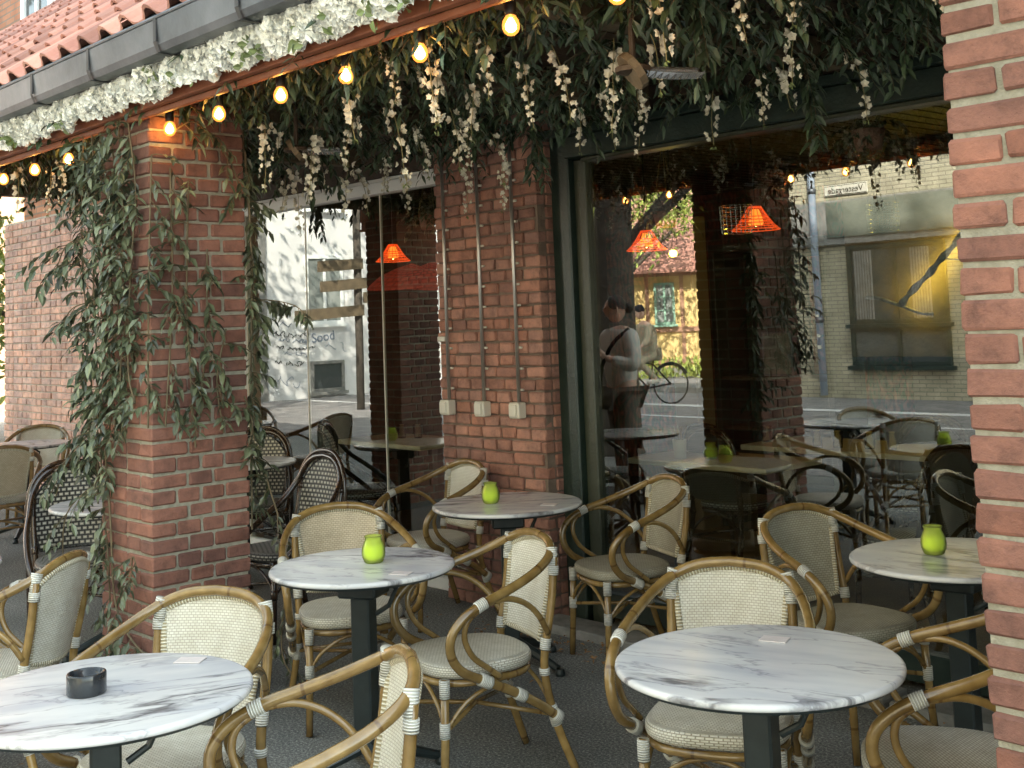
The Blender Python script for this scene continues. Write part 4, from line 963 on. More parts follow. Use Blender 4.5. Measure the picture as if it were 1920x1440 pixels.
# litter on the ground
random.seed(5)
def litter(b):
    for i in range(300):
        x = random.gauss(-4.2, .55) if i % 3 else random.uniform(-4.9, -1.2); y = random.uniform(4.15, 4.42)-abs(random.gauss(0, .12))
        if i > 225: x = random.uniform(-6, -1.2); y = random.uniform(1.5, 4.2)
        leaf(b, Vector((x, y, .006+random.random()*.015)), rv(1)*Vector((1, 1, .1)) if False else Vector((random.uniform(-1, 1), random.uniform(-1, 1), .1)), Vector((0, 0, 1)), random.uniform(.012, .042), random.uniform(.008, .022), 0, .3)
tag(one('leaf_litter', litter, 'dry_leaf'), kind='stuff')
COL.objects['leaf_litter']['label'] = 'brown dead leaves gathered along the kerb'; COL.objects['leaf_litter']['category'] = 'leaf litter'
for x, y, l in ((-2.28, 3.35, 'curled dry leaf on the asphalt under the front right table'), (-3.35, 3.68, 'green fallen leaf on the asphalt between two chairs'), (-1.93, 3.25, 'dry leaf on the asphalt beside the bottom right chair')):
    tag(one('fallen_leaf', lambda b: [leaf(b, Vector((0, 0, .008)), Vector((math.cos(a), math.sin(a), .25)), Vector((0, 0, 1)), .055, .035, 0, .3) for a in (0, 1.3, 2.4)], 'dry_leaf' if 'dry' in l else 'leaf', loc=(x, y, 0)), l, 'leaf')
tag(one('cigarette_end', lambda b: b.tube([(0, 0, .008), (.025, .01, .008)], .004, 8), 'rattan', loc=(-3.62, 3.75, 0)), 'orange cigarette end on the asphalt near a chair leg', 'cigarette end')
# ================================================================== INSIDE
def wood_table(x0, y0, x1, y1, label):
    t = thing('wooden_table', label, 'table', ((x0+x1)/2, (y0+y1)/2, 0), 0, 'wooden tables inside the cafe'); hx, hy = (x1-x0)/2, (y1-y0)/2
    one('tabletop', lambda b: b.bevbox((-hx, -hy, .71), (hx, hy, .742), .004), 'pale_wood', t)
    for sx in (-1, 1):
        one('leg', lambda b: [b.bevbox((sx*(hx-.15)-.03, -.03, 0), (sx*(hx-.15)+.03, .03, .709), .004), b.bevbox((sx*(hx-.15)-.04, -hy+.05, 0), (sx*(hx-.15)+.04, hy-.05, .03), .004)], 'iron', t)
wood_table(-5.02, 5.42, -4.02, 5.95, 'wooden table inside nearest the big window')
wood_table(-4.86, 6.3, -3.2, 6.9, 'long wooden table inside with tumblers behind the first')
wood_table(-6.1, 7.85, -5.0, 8.4, 'farthest wooden table inside the cafe')
wood_table(-7.75, 5.2, -6.75, 5.75, 'wooden table inside the white framed window')
def tumbler(x, y, l):
    t = thing('tumbler', l, 'glass', (x, y, .743), 0, 'water glasses on the inside tables')
    one('glass_wall', lambda b: b.lathe([(0, .002), (.028, .002), (.036, .10), (.0345, .10), (.027, .01), (0, .01)], 20), 'glasswaref', t, True)
for x, y, l in ((-4.35, 6.4, 'left tumbler on the long inside table'), (-4.22, 6.42, 'second tumbler on the long inside table'), (-4.02, 6.45, 'third tumbler on the long inside table'), (-3.9, 6.5, 'right tumbler on the long inside table'), (-4.8, 6.5, 'tumbler at the near end of the long inside table'), (-7.35, 5.5, 'left tumbler on the table in the white framed window'), (-7.22, 5.55, 'right tumbler on the table in the white framed window')):
    tumbler(x, y, l)
def vase(x, y):
    t = thing('cutlery_cup', 'cream cup holding cutlery on the nearest inside table', 'cup', (x, y, .743))
    one('cup', lambda b: b.lathe([(0, 0), (.035, 0), (.042, .11), (.038, .11), (.032, .01), (0, .01)], 20), 'plastic_white', t, True)
    for k in range(6): one('cutlery', lambda b: b.tube([(random.uniform(-.02, .02), random.uniform(-.02, .02), .02), (random.uniform(-.05, .05), random.uniform(-.04, .04), .19)], .004, 6), 'rattan', t)
vase(-4.72, 5.55)
def wire_lamp(x, y, z, label, s=1):
    t = thing('pendant_lamp', label, 'lamp', (x, y, z), 0, 'orange wire pendant lamps inside')
    prof = [(.05, .13), (.10, .05), (.135, .0), (.165, -.03), (.19, -.052)]
    one('shade', lambda b: [b.tube([(r*s*math.cos(a*PI/12), r*s*math.sin(a*PI/12), zz*s) for a in range(24)], .0032, 6, closed=True) for r, zz in prof+[(.118, .025)]]+[b.tube([(r*s*math.cos(k*PI/9), r*s*math.sin(k*PI/9), zz*s) for r, zz in prof], .0022, 4) for k in range(18)], 'orange_wire', t)
    one('inner_shade', lambda b: b.lathe([(.03*s, .11*s), (.055*s, .05*s), (.062*s, .0), (.05*s, -.02*s)], 24), 'orange_glow', t, True)
    one('bulb', lambda b: b.lathe([(.001, -.02), (.028, 0), (.03, .02), (.012, .06)], 16), 'lamp_core', t, True)
    one('cord', lambda b: b.tube([(0, 0, .13*s), (0, 0, 2.66-z)], .004, 6), 'black_plastic', t)
wire_lamp(-4.53, 6.15, 2.12, 'orange glowing wire pendant lamp seen through the big window, brightest of them', .78)
wire_lamp(-5.05, 5.72, 2.02, 'red orange wire pendant lamp seen beside the reflected tree trunk', .66)
wire_lamp(-6.75, 5.02, 2.05, 'orange wire pendant lamp seen through the white framed window', .62)
def woven(x, y, z):
    t = thing('woven_pendant', 'large red woven pendant shade below the orange lamp in the white framed window', 'lamp', (x, y, z))
    b = MB(); prof = [(.10, .14), (.22, .11), (.33, .06), (.40, 0), (.42, -.03)]; n = 40; vs = []; uv = []
    for r, zz in prof:
        for k in range(n):
            a = 2*PI*k/n; r2 = r*(1+.06*math.sin(3*a)); vs.append((r2*math.cos(a), r2*math.sin(a), zz+.02*math.sin(2*a+1))); uv.append((k*.055, r))
    b.add(vs, [(i*n+k, i*n+(k+1) % n, (i+1)*n+(k+1) % n, (i+1)*n+k) for i in range(4) for k in range(n)], 0, .5, uv)
    b.build('shade', 'red_woven', t, True); one('cord', lambda b: b.tube([(0, 0, .14), (0, 0, 2.66-z)], .004, 6), 'black_plastic', t)
    one('bulb', lambda b: b.lathe([(.001, -.02), (.03, 0), (.03, .03), (.012, .07)], 16), 'orange_glow', t, True)
woven(-7.3, 5.7, 1.88)
def basket(x, y, z, r0, r1, h, label, flat_top=False):
    t = thing('basket_lamp', label, 'basket', (x, y, z), 0, 'metal wire baskets hanging inside')
    def f(b):
        for k in range(7):
            u = k/6; r = r0+(r1-r0)*u**.6; b.tube([(r*math.cos(a*PI/12), r*math.sin(a*PI/12), h*u) for a in range(24)], .003, 5, closed=True)
        for k in range(20):
            a = k*PI/10; b.tube([((r0+(r1-r0)*(i/5)**.6)*math.cos(a), (r0+(r1-r0)*(i/5)**.6)*math.sin(a), h*i/5) for i in range(6)], .002, 4)
    one('wire', f, 'metal_grille', t)
    one('cord', lambda b: [b.tube([(r1*math.cos(a), r1*math.sin(a), h), (0, 0, 2.66-z)], .002, 4) for a in (0, 2.1, 4.2)], 'black_plastic', t)
basket(-4.0, 6.6, 2.48, .06, .13, .12, 'hanging wire basket bowl high in the big window')
basket(-4.0, 6.73, 2.04, .09, .10, .17, 'square looking wire basket over the reflected brick facade')
basket(-4.6, 6.05, 2.06, .09, .10, .17, 'wire basket left of the orange pendant lamp')
def planter(x, y, z, label, seed, n=26):
    random.seed(seed); t = thing('hanging_planter', label, 'plant', (x, y, z), 0, 'plants hanging inside the windows')
    one('pot', lambda b: b.lathe([(0, -.10), (.06, -.10), (.085, .0), (.075, .0), (.06, -.08), (0, -.08)], 20), 'terracotta', t, True)
    one('cord', lambda b: [b.tube([(.08*math.cos(a), .08*math.sin(a), 0), (0, 0, 2.66-z)], .003, 5) for a in (0, 2.1, 4.2)], 'stem_pale', t)
    def f(b):
        for k in range(n): sprig(b, (0, 0, 0), (random.uniform(-1, 1), random.uniform(-1, 1), random.uniform(-.2, 1)), random.uniform(.12, .28), 8, .05, .022, 1.3)
    one('foliage', f, ['leaf_vine', 'stem'], t)
planter(-4.95, 5.80, 2.22, 'bushy plant hanging inside the big window left of the orange lamp', 3)
planter(-6.3, 5.0, 2.30, 'plant hanging on pale cords in the white framed window', 4)
planter(-3.2, 5.3, 2.45, 'dark leafy plant hanging high inside by the bare pillar', 6)
def wall_lamp(x, y, z):
    t = thing('globe_lamp', 'yellow glowing lamp hanging inside in front of the reflected foliage', 'lamp', (x, y, z))
    one('globe', lambda b: b.lathe([(.001, -.022), (.016, -.018), (.024, -.006), (.024, .006), (.016, .018), (.001, .022)], 18), 'yellow_bulb', t, True)
    one('cord', lambda b: b.tube([(0, 0, .02), (0, 0, 2.66-z)], .003, 6), 'black_plastic', t)
wall_lamp(-4.89, 5.78, 1.955)
def shelf():
    t = thing('wall_cabinet', 'tall dark cabinet with glassware and a framed picture behind the tan column', 'cabinet', (-5.42, 7.22, 0))
    one('frame', lambda b: [b.bevbox((-.35, .0, .0), (-.30, .4, 2.02), .004), b.bevbox((.62, 0, 0), (.67, .4, 2.02), .004), b.bevbox((-.35, 0, 2.02), (.67, .4, 2.08), .004), b.box((-.30, .36, 0), (.62, .39, 2.02))], 'green_paint', t)
    for z in (.35, .72, 1.08): one('shelf', lambda b: b.bevbox((-.299, .02, z), (.619, .355, z+.025), .003), 'dark_wood', t)
    t2 = thing('framed_picture', 'small pale framed picture standing in the dark cabinet', 'picture', (-5.30, 7.36, 1.106))
    one('frame', lambda b: b.bevbox((-.13, 0, 0), (.13, .02, .32), .004), 'zinc', t2); one('print', lambda b: b.box((-.115, -.003, .015), (.115, -.0005, .305)), 'stone', t2)
    t3 = thing('wall_panel', 'narrow orange patterned panel inside the dark cabinet', 'panel', (-5.08, 7.56, 1.11)); one('panel_face', lambda b: b.bevbox((-.05, 0, 0), (.06, .012, .85), .003), 'jungle', t3)
shelf()
def branch():
    t = thing('branch_lamp', 'birch branch with a yellow glowing light strip behind it on the right', 'lamp', (-3.9, 7.0, 1.6))
    A = spline([(-.18, .0, -.02), (-.1, 0, .06), (.02, .02, .17), (.10, .04, .26), (.20, .06, .36), (.29, .09, .50), (.40, .12, .62)], 5)
    one('branch_wood', lambda b: [b.tube(A, [.020+.006*math.sin(i*1.3) for i in range(len(A))], 8), b.tube([(-.18, 0, -.02), (-.32, 0, .03), (-.42, 0, .04)], .012, 6), b.tube([(-.18, 0, -.02), (-.05, 0, -.07), (.04, .0, -.08)], .010, 6), b.tube([(.10, .04, .26), (.26, .04, .24)], .005, 5)], 'birch', t, True)
    one('light_strip', lambda b: b.tube([p+Vector((-.022, .045, -.004)) for p in A], .006, 6), 'yellow_led', t, True)
    one('backing_board', lambda b: b.bevbox((-.65, .15, -.35), (.62, .18, .85), .004), 'mid_wood', t)
branch()

# ================================================================== ACROSS THE STREET (seen in the window glass)
def win(b_, x0, x1, z0, z1, par, mat, d=1, bars=1, y=0):
    """window on a facade whose outward side is +Y of par; d frame thickness"""
    f = one('window', lambda b: [b.bevbox((x0, y-.02, z0), (x1, y+.06, z0+.07), .004), b.bevbox((x0, y-.02, z1-.07), (x1, y+.06, z1), .004), b.bevbox((x0, y-.02, z0+.07), (x0+.07, y+.06, z1-.07), .004), b.bevbox((x1-.07, y-.02, z0+.07), (x1, y+.06, z1-.07), .004)]+
        [b.bevbox((x0+(x1-x0)*(k+1)/(bars+1)-.03, y-.01, z0+.07), (x0+(x1-x0)*(k+1)/(bars+1)+.03, y+.05, z1-.07), .003) for k in range(bars)], mat, par)
    one('pane', lambda b: b.box((x0+.05, y, z0+.05), (x1-.05, y+.02, z1-.05)), 'net_glass' if mat in ('mint', 'white_metal') else 'far_glass', f)
    if mat == 'mint': one('glazing_bar', lambda b: [b.bevbox((x0+.07, y+.021, z0+(z1-z0)*k/3-.015), (x1-.07, y+.045, z0+(z1-z0)*k/3+.015), .002) for k in (1, 2)], mat, f)
    one('sill', lambda b: b.bevbox((x0-.06, y-.02, z0-.07), (x1+.06, y+.12, z0-.002), .004), mat, f); return f
# grey-yellow brick corner house
gh = thing('corner_house', 'grey yellow brick corner house with a dark green window, reflected in the big window', 'building', (0, -9, 0))
one('wall', lambda b: b.box((-12.85, -9, 0), (6, 0, 10)), 'grey_brick', gh)
one('signboard', lambda b: [b.bevbox((-12.70, .002, 2.72), (-7.5, .05, 3.40), .004), b.bevbox((-12.72, .002, 2.64), (-7.5, .10, 2.715), .004)], 'stone', gh)
one('signboard_panel', lambda b: b.bevbox((-11.95, .052, 2.76), (-8.6, .075, 3.37), .004), 'smoky', gh)
for x in (-10.72, -7.9, -5.2, -2.5):
    f = win(0, x-.90, x+.90, 1.26, 2.60, gh, 'green_paint', bars=1); f2 = win(0, x-.90, x+.90, .56, 1.20, gh, 'green_paint', bars=1)
    one('curtain', lambda b: [b.tube([(x-.75+k*.05, .028, 1.34), (x-.75+k*.05, .028, 2.5)], .02, 6) for k in range(7)]+[b.tube([(x+.3+k*.05, .028, 1.34), (x+.3+k*.05, .028, 2.5)], .02, 6) for k in range(7)], 'stone', f)
pp = thing('drainpipe', 'blue grey drainpipe on the grey brick corner house', 'pipe', (-12.2, -8.9, 0))
one('pipe', lambda b: b.tube([(0, 0, .05), (0, 0, 9.5)], .065, 14), 'blue_pipe', pp, True)
for z in (1.3, 3.55): one('pipe_collar', lambda b: b.lathe([(.066, 0), (.08, .01), (.08, .09), (.066, .1)], 16, (0, 0, z)), 'zinc', pp, True)
for z, w_ in ((1.05, .05), (.85, .06), (1.4, .045)): one('sticker', lambda b: b.bevbox((-.03, .062, z), (w_-.01, .070, z+w_), .001), 'plastic_white', pp)
def text_mesh(txt, size, ext, name, mat, parent, rot, loc, scale=(1, 1, 1)):
    cu = bpy.data.curves.new(name, 'FONT'); cu.body = txt; cu.size = size; cu.extrude = ext; cu.align_x = 'CENTER'; cu.align_y = 'CENTER'
    o = bpy.data.objects.new('tmp', cu); COL.objects.link(o); dg = bpy.context.evaluated_depsgraph_get(); dg.update()
    me = bpy.data.meshes.new_from_object(o.evaluated_get(dg)); bpy.data.objects.remove(o)
    me.materials.clear(); me.materials.append(M[mat]); q = bpy.data.objects.new(name, me); COL.objects.link(q)
    q.parent = parent; q.rotation_euler = rot; q.location = loc; q.scale = scale; return q
sg = thing('street_sign', 'white street name sign reading Vestergade, mirrored in the window', 'sign', (-11.56, -8.985, 3.575))
one('plate', lambda b: b.bevbox((-.43, 0, -.095), (.43, .02, .095), .012), 'plastic_white', sg)
one('border', lambda b: b.tube([(-.41, .022, -.078), (.41, .022, -.078), (.41, .022, .078), (-.41, .022, .078)], .005, 4, closed=True), 'black_plastic', sg)
text_mesh('Vestergade', .155, .002, 'lettering', 'black_plastic', sg, (PI/2, 0, PI), (0, .024, -.005))
# yellow half-timbered house
ang = math.atan2(.76, .65)-PI/2
yh = thing('timbered_house', 'sunlit yellow half-timbered house with mint green windows, reflected beside the tree trunk', 'building', (-22.9, -17.3, 0), ang)
one('wall', lambda b: b.box((-9, -6, 0), (7, 0, 2.75)), 'yellow_render', yh)
for x in (-8.6, -7.4, -6.2, -5, -3.8, -3.0, -2.25, -1.25, -.52, .46, 1.3, 2.3, 3.6, 4.8, 6):
    one('post', lambda b: b.bevbox((x-.055, .002, .25), (x+.055, .035, 2.62), .005), 'timber', yh)
one('timber_beam', lambda b: [b.bevbox((-9, .037, 1.02), (7, .07, 1.16), .005), b.bevbox((-9, .037, 2.6), (7, .09, 2.76), .005), b.bevbox((-9, .037, .12), (7, .075, .26), .005)], 'timber', yh)
for x in (-4.4, -1.75, -.03, 1.8, 3.0): win(0, x-.29, x+.29, 1.24, 2.42, yh, 'mint', bars=1, y=.04)
def eav(b):
    for k in range(40): b.bevbox((-9+k*.41, .09, 2.62), (-8.88+k*.41, .42, 2.76), .005)
one('rafter_ends', eav, 'timber', yh)
one('roof', lambda b: [b.add([(-9.3, .55, 2.76), (7.3, .55, 2.76), (7.3, -3.5, 6.2), (-9.3, -3.5, 6.2), (-9.3, -6.5, 2.76), (7.3, -6.5, 2.76)], [(0, 1, 2, 3), (3, 2, 5, 4), (0, 3, 4), (1, 5, 2)]), b.bevbox((-9.3, .5, 2.68), (7.3, .6, 2.80), .01)], 'terracotta', yh)
# white rendered house with graffiti: looks towards +X
wh = thing('white_house', 'white rendered house covered in graffiti, reflected in the white framed window', 'building', (-23.2, -5.6, 0), -PI/2)
one('wall', lambda b: b.box((-1.4, -8, 0), (9, 0, 7.5)), 'white_render', wh)   # local +X = world -Y ; local +Y = world +X
one('corner_pilaster', lambda b: b.bevbox((-1.45, -.2, 0), (-1.15, .06, 7.5), .01), 'stone', wh)
for x0, x1, z0, z1, mt in ((-.15, .85, 1.62, 3.15, 'white_metal'), (2.6, 3.6, 1.62, 3.15, 'white_metal'), (-.15, .85, 4.2, 5.6, 'white_metal')): win(0, x0, x1, z0, z1, wh, mt, bars=1)
cw = win(0, -.05, .82, .12, .80, wh, 'stone', bars=0)
text_mesh('Sood', .30, .004, 'graffiti', 'paint_blue', wh, (PI/2, .10, PI), (.30, .012, 1.33), (-1, 1, 1))
def scrib(seed, rows, wd):
    def f(b):
        random.seed(seed)
        for zc, x0, x1, h, fr in rows:
            P = []; n = int((x1-x0)/.035)
            for i in range(n): 
                u = i/n; x = x0+(x1-x0)*u+.035*math.sin(i*fr*1.7); P.append((x, .012, zc+h*math.sin(i*fr)*random.uniform(.35, 1.1)+.03*math.sin(u*5+seed)))
            k = 0
            while k < len(P)-4:
                L = random.randint(5, 13); seg = P[k:k+L]; k += L+random.randint(0, 2)
                if len(seg) > 2: b.tube(spline(seg, 4), wd, 5)
    return f
one('graffiti', scrib(8, ((1.42, -.95, -.05, .06, 1.3), (1.12, -.9, .1, .045, 2.1), (.80, -.95, -.1, .07, 1.9)), .0075), 'black_cloth', wh)
one('graffiti', scrib(13, ((1.62, -.8, -.35, .09, .9), (1.28, -.85, .0, .05, 1.6), (.98, -.7, .05, .05, 1.1), (.40, -.9, -.3, .12, .8), (1.10, .35, 1.1, .10, .7)), .0065), 'paint_blue', wh)
bh = thing('brown_house', 'dull house front at the left end of the reflected street', 'building', (-26, -1.2, 0), -PI/2)
one('wall', lambda b: b.box((-12, -8, 0), (3.2, 0, 7)), 'timber', bh); win(0, 1.6, 2.7, 1.3, 3.0, bh, 'white_metal'); win(0, -.8, .4, 1.3, 3.0, bh, 'white_metal')
# direction post with wooden boards
dp = thing('signpost', 'dark post with weathered wooden direction boards, reflected in the white framed window', 'signpost', (-19.0, -3.95, 0))
one('post', lambda b: b.tube([(0, 0, 0), (0, 0, 3.9)], .075, 12), 'bark', dp, True)
for z, y0, y1, tl in ((2.62, -.05, .95, .06), (2.28, -.5, .9, .09), (1.75, -.05, 1.45, .08), (2.0, -.9, -.05, .02)):
    one('board', lambda b: b.add([(.08, y0, z), (.08, y1, z-tl), (.08, y1, z-tl+.2), (.08, y0, z+.2), (.12, y0, z), (.12, y1, z-tl), (.12, y1, z-tl+.2), (.12, y0, z+.2)], [(0, 1, 2, 3), (7, 6, 5, 4), (0, 4, 5, 1), (1, 5, 6, 2), (2, 6, 7, 3), (3, 7, 4, 0)]), 'mid_wood', dp)
# trees
def tree(name, label, x, y, r, h, crown, seed, n, mat='leaf_vine', lean=(0, 0), ll=.16, cr=1.0):
    random.seed(seed); t = thing(name, label, 'tree', (x, y, 0), 0, 'trees across the street')
    P = spline([(0, 0, -.1), (lean[0]*.15, lean[1]*.15, h*.25), (lean[0]*.5, lean[1]*.5, h*.6), (lean[0], lean[1], h)], 5)
    def tr(b):
        b.tube(P, [r*(1.25 if i == 0 else 1.08-.45*i/len(P)) for i in range(len(P))], 16)
        for k in range(7):
            a = k*2.4; q = P[-1-(k % 3)*2]; b.tube(spline([q, q+Vector((math.cos(a)*.6, math.sin(a)*.6, .5)), q+Vector((math.cos(a)*1.5, math.sin(a)*1.5, 1.3))], 4), [.07-.004*i for i in range(9)], 7)
    one('trunk', tr, 'bark', t, True)
    def cw_(b):
        cl = [Vector((lean[0], lean[1], h+1.2))+Vector((random.gauss(0, 1)*crown*.5, random.gauss(0, 1)*crown*.5, random.gauss(0, .6)*crown*.45)) for _ in range(16)]
        for i in range(n):
            c = random.choice(cl)+Vector((random.gauss(0, .42*cr), random.gauss(0, .42*cr), random.gauss(0, .32*cr)))
            leaf(b, c, rv(1)+Vector((0, 0, -.4)), rv(1), ll*random.uniform(.7, 1.3), ll*.5, 0, .2)
    one('crown', cw_, mat, t); return t
tree('street_tree', 'thick grey tree trunk reflected left in the big window', -9.75, -1.0, .30, 3.3, 2.6, 61, 3600, 'leaf', (.25, .1))
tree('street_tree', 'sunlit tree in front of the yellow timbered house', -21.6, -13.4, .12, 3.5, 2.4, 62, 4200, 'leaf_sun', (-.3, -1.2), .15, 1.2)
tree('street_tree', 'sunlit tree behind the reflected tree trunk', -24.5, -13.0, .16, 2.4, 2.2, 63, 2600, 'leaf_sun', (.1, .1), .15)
tree('street_tree', 'tree throwing dappled shade on the white graffiti wall', -18.2, .3, .18, 5.6, 3.6, 64, 4200, 'leaf_vine', (.2, 0), .20, 1.5)
tree('street_tree', 'yellow green tree beyond the end of the side brick wall', -19.5, 8.2, .2, 1.2, 3.0, 65, 6000, 'leaf_sun', (0, 0), .17, 1.5)
def hedge(b):
    random.seed(66)
    for i in range(2600):
        x = random.uniform(-26, -14); y = -12.6+(x+20)*-.75+random.uniform(-.35, .35); leaf(b, Vector((x, y, random.random()**1.5*.42)), rv(.7)+Vector((0, 0, .8)), rv(1), .16, .07, 0, .2)
tag(one('grass_verge', hedge, 'leaf_sun'), 'low strip of yellow green planting before the timbered house', 'planting', kind='stuff')

# ------------------------------------------------------------------ people
def skin_body(name, joints, edges, rad, mat, parent, root=0, sub=2):
    me = bpy.data.meshes.new(name); me.from_pydata(joints, edges, []); me.materials.append(M[mat]); me.update()
    o = bpy.data.objects.new(name, me); COL.objects.link(o); o.parent = parent
    sk_ = o.modifiers.new('skin', 'SKIN'); sk_.use_smooth_shade = True
    me.skin_vertices.new() if not me.skin_vertices else None
    for i, r in enumerate(rad):
        r = r if isinstance(r, tuple) else (r, r); me.skin_vertices[0].data[i].radius = r
    me.skin_vertices[0].data[root].use_root = True
    sb = o.modifiers.new('sub', 'SUBSURF'); sb.levels = sub; sb.render_levels = sub
    return o
def head(parent, c, yaw, hairmat='hair', beanie=False, pitch=0):
    def prof(b, R, mat_shift=0): pass
    b = MB(); n = 18; m_ = 14; vs = []
    for i in range(m_+1):
        ph = PI*i/m_
        for k in range(n):
            a = 2*PI*k/n; x = math.cos(a)*math.sin(ph)*.074; y = math.sin(a)*math.sin(ph)*.094; z = math.cos(ph)*.112
            f = math.sin(a)*math.sin(ph)
            if z < 0: x *= 1-.30*(-z/.112); y = y*(1-.12*(-z/.112))
            if f > .93 and -.03 < z < .015: y += .020*(1-abs(z+.008)/.03)       # nose
            if f > .75 and -.002 < z < .026 and .18 < abs(math.cos(a)) < .5: y -= .008   # eye sockets
            if f > .85 and -.068 < z < -.045: y += .005                                 # lips
            vs.append((x, y, z))
    b.add(vs, [(i*n+k, i*n+(k+1) % n, (i+1)*n+(k+1) % n, (i+1)*n+k) for i in range(m_) for k in range(n)])
    for s in (-1, 1):
        b.tube(spline([(s*.072, -.005, .02), (s*.083, -.014, .01), (s*.080, -.010, -.02), (s*.071, 0, -.03)], 3), .007, 6)
    h = b.build('head', 'skin', parent, True); h.location = c; h.rotation_euler = (pitch, 0, yaw)
    for s in (-1, 1): one('eye', lambda b: b.lathe([(0, -.008), (.008, 0), (0, .008)], 8, (s*.028, .083, .010)), 'black_cloth', h)
    one('mouth', lambda b: b.tube([(-.022, .083, -.056), (0, .090, -.057), (.022, .083, -.056)], .004, 6), 'timber', h)
    if beanie: one('beanie', lambda b: b.lathe([(.088, .015), (.092, .04), (.086, .085), (.06, .125), (.02, .14), (0, .142)], 20, (0, -.008, 0)), 'black_cloth', h, True)
    else:
        b = MB(); vs = []
        for i in range(9):
            ph = PI*.50*i/8
            for k in range(n):
                a = 2*PI*k/n; e = 1.0 if math.sin(a) < .55 else max(.42, 1-1.3*(math.sin(a)-.55)); pz = ph*e
                vs.append((math.cos(a)*math.sin(pz)*.084, math.sin(a)*math.sin(pz)*.102-.008, math.cos(pz)*.124))
        b.add(vs, [(i*n+k, i*n+(k+1) % n, (i+1)*n+(k+1) % n, (i+1)*n+k) for i in range(8) for k in range(n)])
        hr = b.build('hair', hairmat, h, True); one('bun', lambda b: b.lathe([(0, -.05), (.035, -.03), (.045, 0), (.03, .035), (0, .045)], 14, (0, -.115, .01)), hairmat, h, True)
    return h
def hand(parent, p, d, side, sz=1.0):
    d = Vector(d).normalized(); s = d.cross(Vector((0, 0, 1)));
    if s.length < .1: s = Vector((1, 0, 0))
    s.normalize(); nn = s.cross(d); p = Vector(p)
    def f(b):
        b.tube([p, p+d*.035*sz, p+d*.085*sz], [.024*sz, .034*sz, .036*sz], 8, flat_=.5)
        for k in range(4):
            q = p+d*.082*sz+s*(k-1.5)*.018*sz; L = (.062, .072, .066, .052)[k]*sz
            b.tube([q, q+d*L*.45-nn*.006, q+d*L*.8-nn*.022, q+d*L-nn*.036], [.0088*sz, .0085*sz, .0078*sz, .006*sz], 7)
        q = p+d*.03*sz+s*side*.03*sz; b.tube([q, q+s*side*.03*sz+d*.02*sz-nn*.012, q+s*side*.034*sz+d*.052*sz-nn*.025], [.011*sz, .010*sz, .008*sz], 7)
    return one('hand', f, 'skin', parent, True)
def pedestrian():
    t = thing('person', 'woman in a loose off-white blouse with a dark shoulder strap, reflected before the tree trunk', 'person', (-7.15, 1.65, 0), math.radians(15))
    J = [(0, 0, .95), (0, 0, 1.15), (0, .0, 1.38), (0, .01, 1.50), (.17, 0, 1.42), (.26, .04, 1.16), (.14, .24, 1.24), (-.17, 0, 1.42), (-.24, .04, 1.16), (-.12, .24, 1.28),
         (.10, 0, .92), (.11, .03, .50), (.12, -.03, .09), (-.10, 0, .92), (-.11, -.03, .50), (-.12, -.08, .09), (.12, .12, .05), (-.12, .07, .05)]
    E_ = [(0, 1), (1, 2), (2, 3), (2, 4), (4, 5), (5, 6), (2, 7), (7, 8), (8, 9), (0, 10), (10, 11), (11, 12), (0, 13), (13, 14), (14, 15), (12, 16), (15, 17)]
    Rr = [(.15, .11), (.13, .09), (.15, .10), .05, .055, .045, .03, .055, .045, .03, .09, .06, .04, .09, .06, .04, .035, .035]
    skin_body('body', J, E_, Rr, 'skin', t)
    skin_body('blouse', [(0, 0, .93), (0, 0, 1.15), (0, 0, 1.38), (.18, 0, 1.41), (.28, .04, 1.15), (.17, .20, 1.22), (-.18, 0, 1.41), (-.27, .04, 1.15), (-.15, .20, 1.26), (0, .0, 1.45)], [(0, 1), (1, 2), (2, 3), (3, 4), (4, 5), (2, 6), (6, 7), (7, 8), (2, 9)], [(.19, .15), (.16, .12), (.165, .115), .075, .088, .045, .075, .088, .045, .06], 'cloth_white', t)
    skin_body('trousers', [(0, 0, .97), (.10, 0, .90), (.11, .03, .50), (.12, -.03, .12), (-.10, 0, .90), (-.11, -.03, .50), (-.12, -.08, .12)], [(0, 1), (1, 2), (2, 3), (0, 4), (4, 5), (5, 6)], [(.165, .12), .105, .075, .065, .105, .075, .065], 'cloth_brown', t)
    for x, y in ((.12, -.03), (-.12, -.08)): one('shoe', lambda b: b.tube([(x, y-.06, .045), (x, y+.05, .05), (x, y+.16, .035)], [.045, .047, .035], 10, flat_=.9), 'black_cloth', t, True)
    one('strap', lambda b: b.tube(spline([(.19, .02, 1.47), (.10, .13, 1.35), (-.06, .15, 1.15), (-.19, .10, .95)], 4), .016, 8, flat_=.5), 'black_cloth', t, True)
    head(t, (0, .03, 1.635), .5); hand(t, (.14, .24, 1.24), (-.5, .4, .5), 1); hand(t, (-.12, .24, 1.28), (.4, .4, .6), -1)
    ph = thing('phone', 'dark phone held by the woman in the blouse', 'phone', (-7.25, 1.94, 1.36), .2); one('phone_body', lambda b: b.bevbox((-.037, -.005, -.075), (.037, .005, .075), .003), 'black_plastic', ph)
pedestrian()
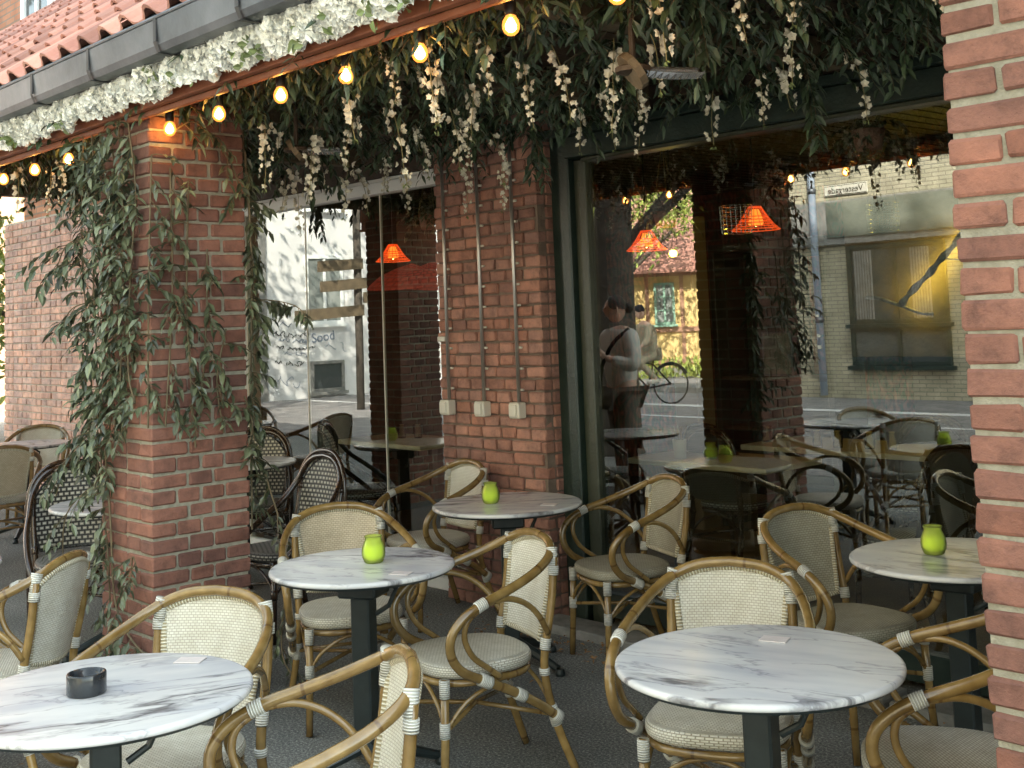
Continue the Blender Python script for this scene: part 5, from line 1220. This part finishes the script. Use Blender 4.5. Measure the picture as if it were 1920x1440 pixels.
def bicycle(x, y, rz):
    t = thing('bicycle', 'bicycle ridden by the person in the beige coat, reflected in the big window', 'bicycle', (x, y, 0), rz)
    def wheel(yy):
        w_ = one('wheel', lambda b: b.tube([(0, yy+.335*math.cos(a*PI/20), .345+.335*math.sin(a*PI/20)) for a in range(40)], .014, 8, closed=True), 'rubber', t, True)
        one('spokes', lambda b: [b.tube([(0, yy, .345), (0, yy+.32*math.cos(a*PI/9), .345+.32*math.sin(a*PI/9))], .0018, 4) for a in range(18)], 'metal_grille', w_)
    wheel(-.53); wheel(.53)
    one('frame', lambda b: [b.tube(p, .016, 8) for p in ([(0, -.53, .345), (0, -.08, .30)], [(0, -.08, .30), (0, -.22, .80)], [(0, -.08, .30), (0, .36, .74)], [(0, -.19, .70), (0, .34, .82)], [(0, -.53, .345), (0, -.19, .70)], [(0, .53, .345), (0, .34, .92)])], 'black_plastic', t, True)
    one('saddle', lambda b: b.tube([(0, -.34, .86), (0, -.24, .865), (0, -.08, .85)], [.07, .06, .025], 10, flat_=.5), 'black_cloth', t, True)
    one('handlebar', lambda b: [b.tube(spline([(-.28, .18, .98), (-.18, .30, 1.0), (0, .34, 1.0), (.18, .30, 1.0), (.28, .18, .98)], 3), .012, 8), b.tube([(0, .34, .9), (0, .34, 1.0)], .013, 8)], 'zinc', t, True)
    one('crank', lambda b: [b.tube([(-.10, .06, .22), (-.04, -.08, .30), (.04, -.08, .30), (.10, -.22, .38)], .010, 6), b.lathe([(.09, -.003), (.09, .003)], 20)] if False else b.tube([(-.10, .04, .18), (-.04, -.08, .30), (.04, -.08, .30), (.10, -.20, .42)], .011, 6), 'zinc', t)
    one('fender', lambda b: b.tube([(0, -.53+.365*math.cos(a), .345+.365*math.sin(a)) for a in [PI*.25+PI*.6*i/8 for i in range(9)]], .018, 6, flat_=.6), 'black_plastic', t)
    p = thing('person', 'cyclist in a beige coat and dark beanie, reflected in the big window', 'person', (x, y, 0), rz)
    J = [(0, -.22, .93), (0, -.16, 1.15), (0, -.06, 1.38), (0, -.03, 1.47), (.17, -.06, 1.36), (.24, .02, 1.14), (.27, .17, 1.01), (-.17, -.06, 1.36), (-.24, .02, 1.14), (-.27, .17, 1.01),
         (.10, -.18, .90), (.12, .13, .74), (.11, -.18, .45), (-.10, -.18, .90), (-.12, .14, .58), (-.11, .04, .22), (.11, -.08, .43), (-.11, .15, .19)]
    E_ = [(0, 1), (1, 2), (2, 3), (2, 4), (4, 5), (5, 6), (2, 7), (7, 8), (8, 9), (0, 10), (10, 11), (11, 12), (0, 13), (13, 14), (14, 15), (12, 16), (15, 17)]
    Rr = [(.14, .11), (.13, .10), (.15, .10), .05, .055, .045, .03, .055, .045, .03, .085, .06, .04, .085, .06, .04, .035, .035]
    skin_body('body', J, E_, Rr, 'skin', p)
    skin_body('coat', [(0, -.22, .90), (0, -.16, 1.15), (0, -.06, 1.38), (.18, -.06, 1.35), (.25, .02, 1.13), (.265, .14, 1.03), (-.18, -.06, 1.35), (-.25, .02, 1.13), (-.265, .14, 1.03), (.11, -.06, .83), (-.11, -.06, .78)], [(0, 1), (1, 2), (2, 3), (3, 4), (4, 5), (2, 6), (6, 7), (7, 8), (0, 9), (0, 10)], [(.20, .17), (.18, .14), (.175, .12), .08, .07, .05, .08, .07, .05, .12, .12], 'cloth_beige', p)
    skin_body('trousers', [(0, -.22, .92), (.10, -.16, .88), (.12, .13, .74), (.11, -.17, .46), (-.10, -.16, .88), (-.12, .14, .58), (-.11, .04, .24)], [(0, 1), (1, 2), (2, 3), (0, 4), (4, 5), (5, 6)], [(.15, .12), .10, .075, .05, .10, .075, .05], 'cloth_beige', p)
    for sx, yy, zz in ((.11, -.15, .415), (-.11, .08, .175)): one('shoe', lambda b: b.tube([(sx, yy-.08, zz), (sx, yy+.04, zz), (sx, yy+.14, zz-.01)], [.04, .045, .033], 10), 'cloth_white', p, True)
    head(p, (0, .02, 1.60), .2, beanie=True, pitch=-.1); hand(p, (.27, .17, 1.005), (-.1, 1, -.1), -1); hand(p, (-.27, .17, 1.005), (.1, 1, -.1), 1)
bicycle(-14.2, -6.5, math.radians(20))
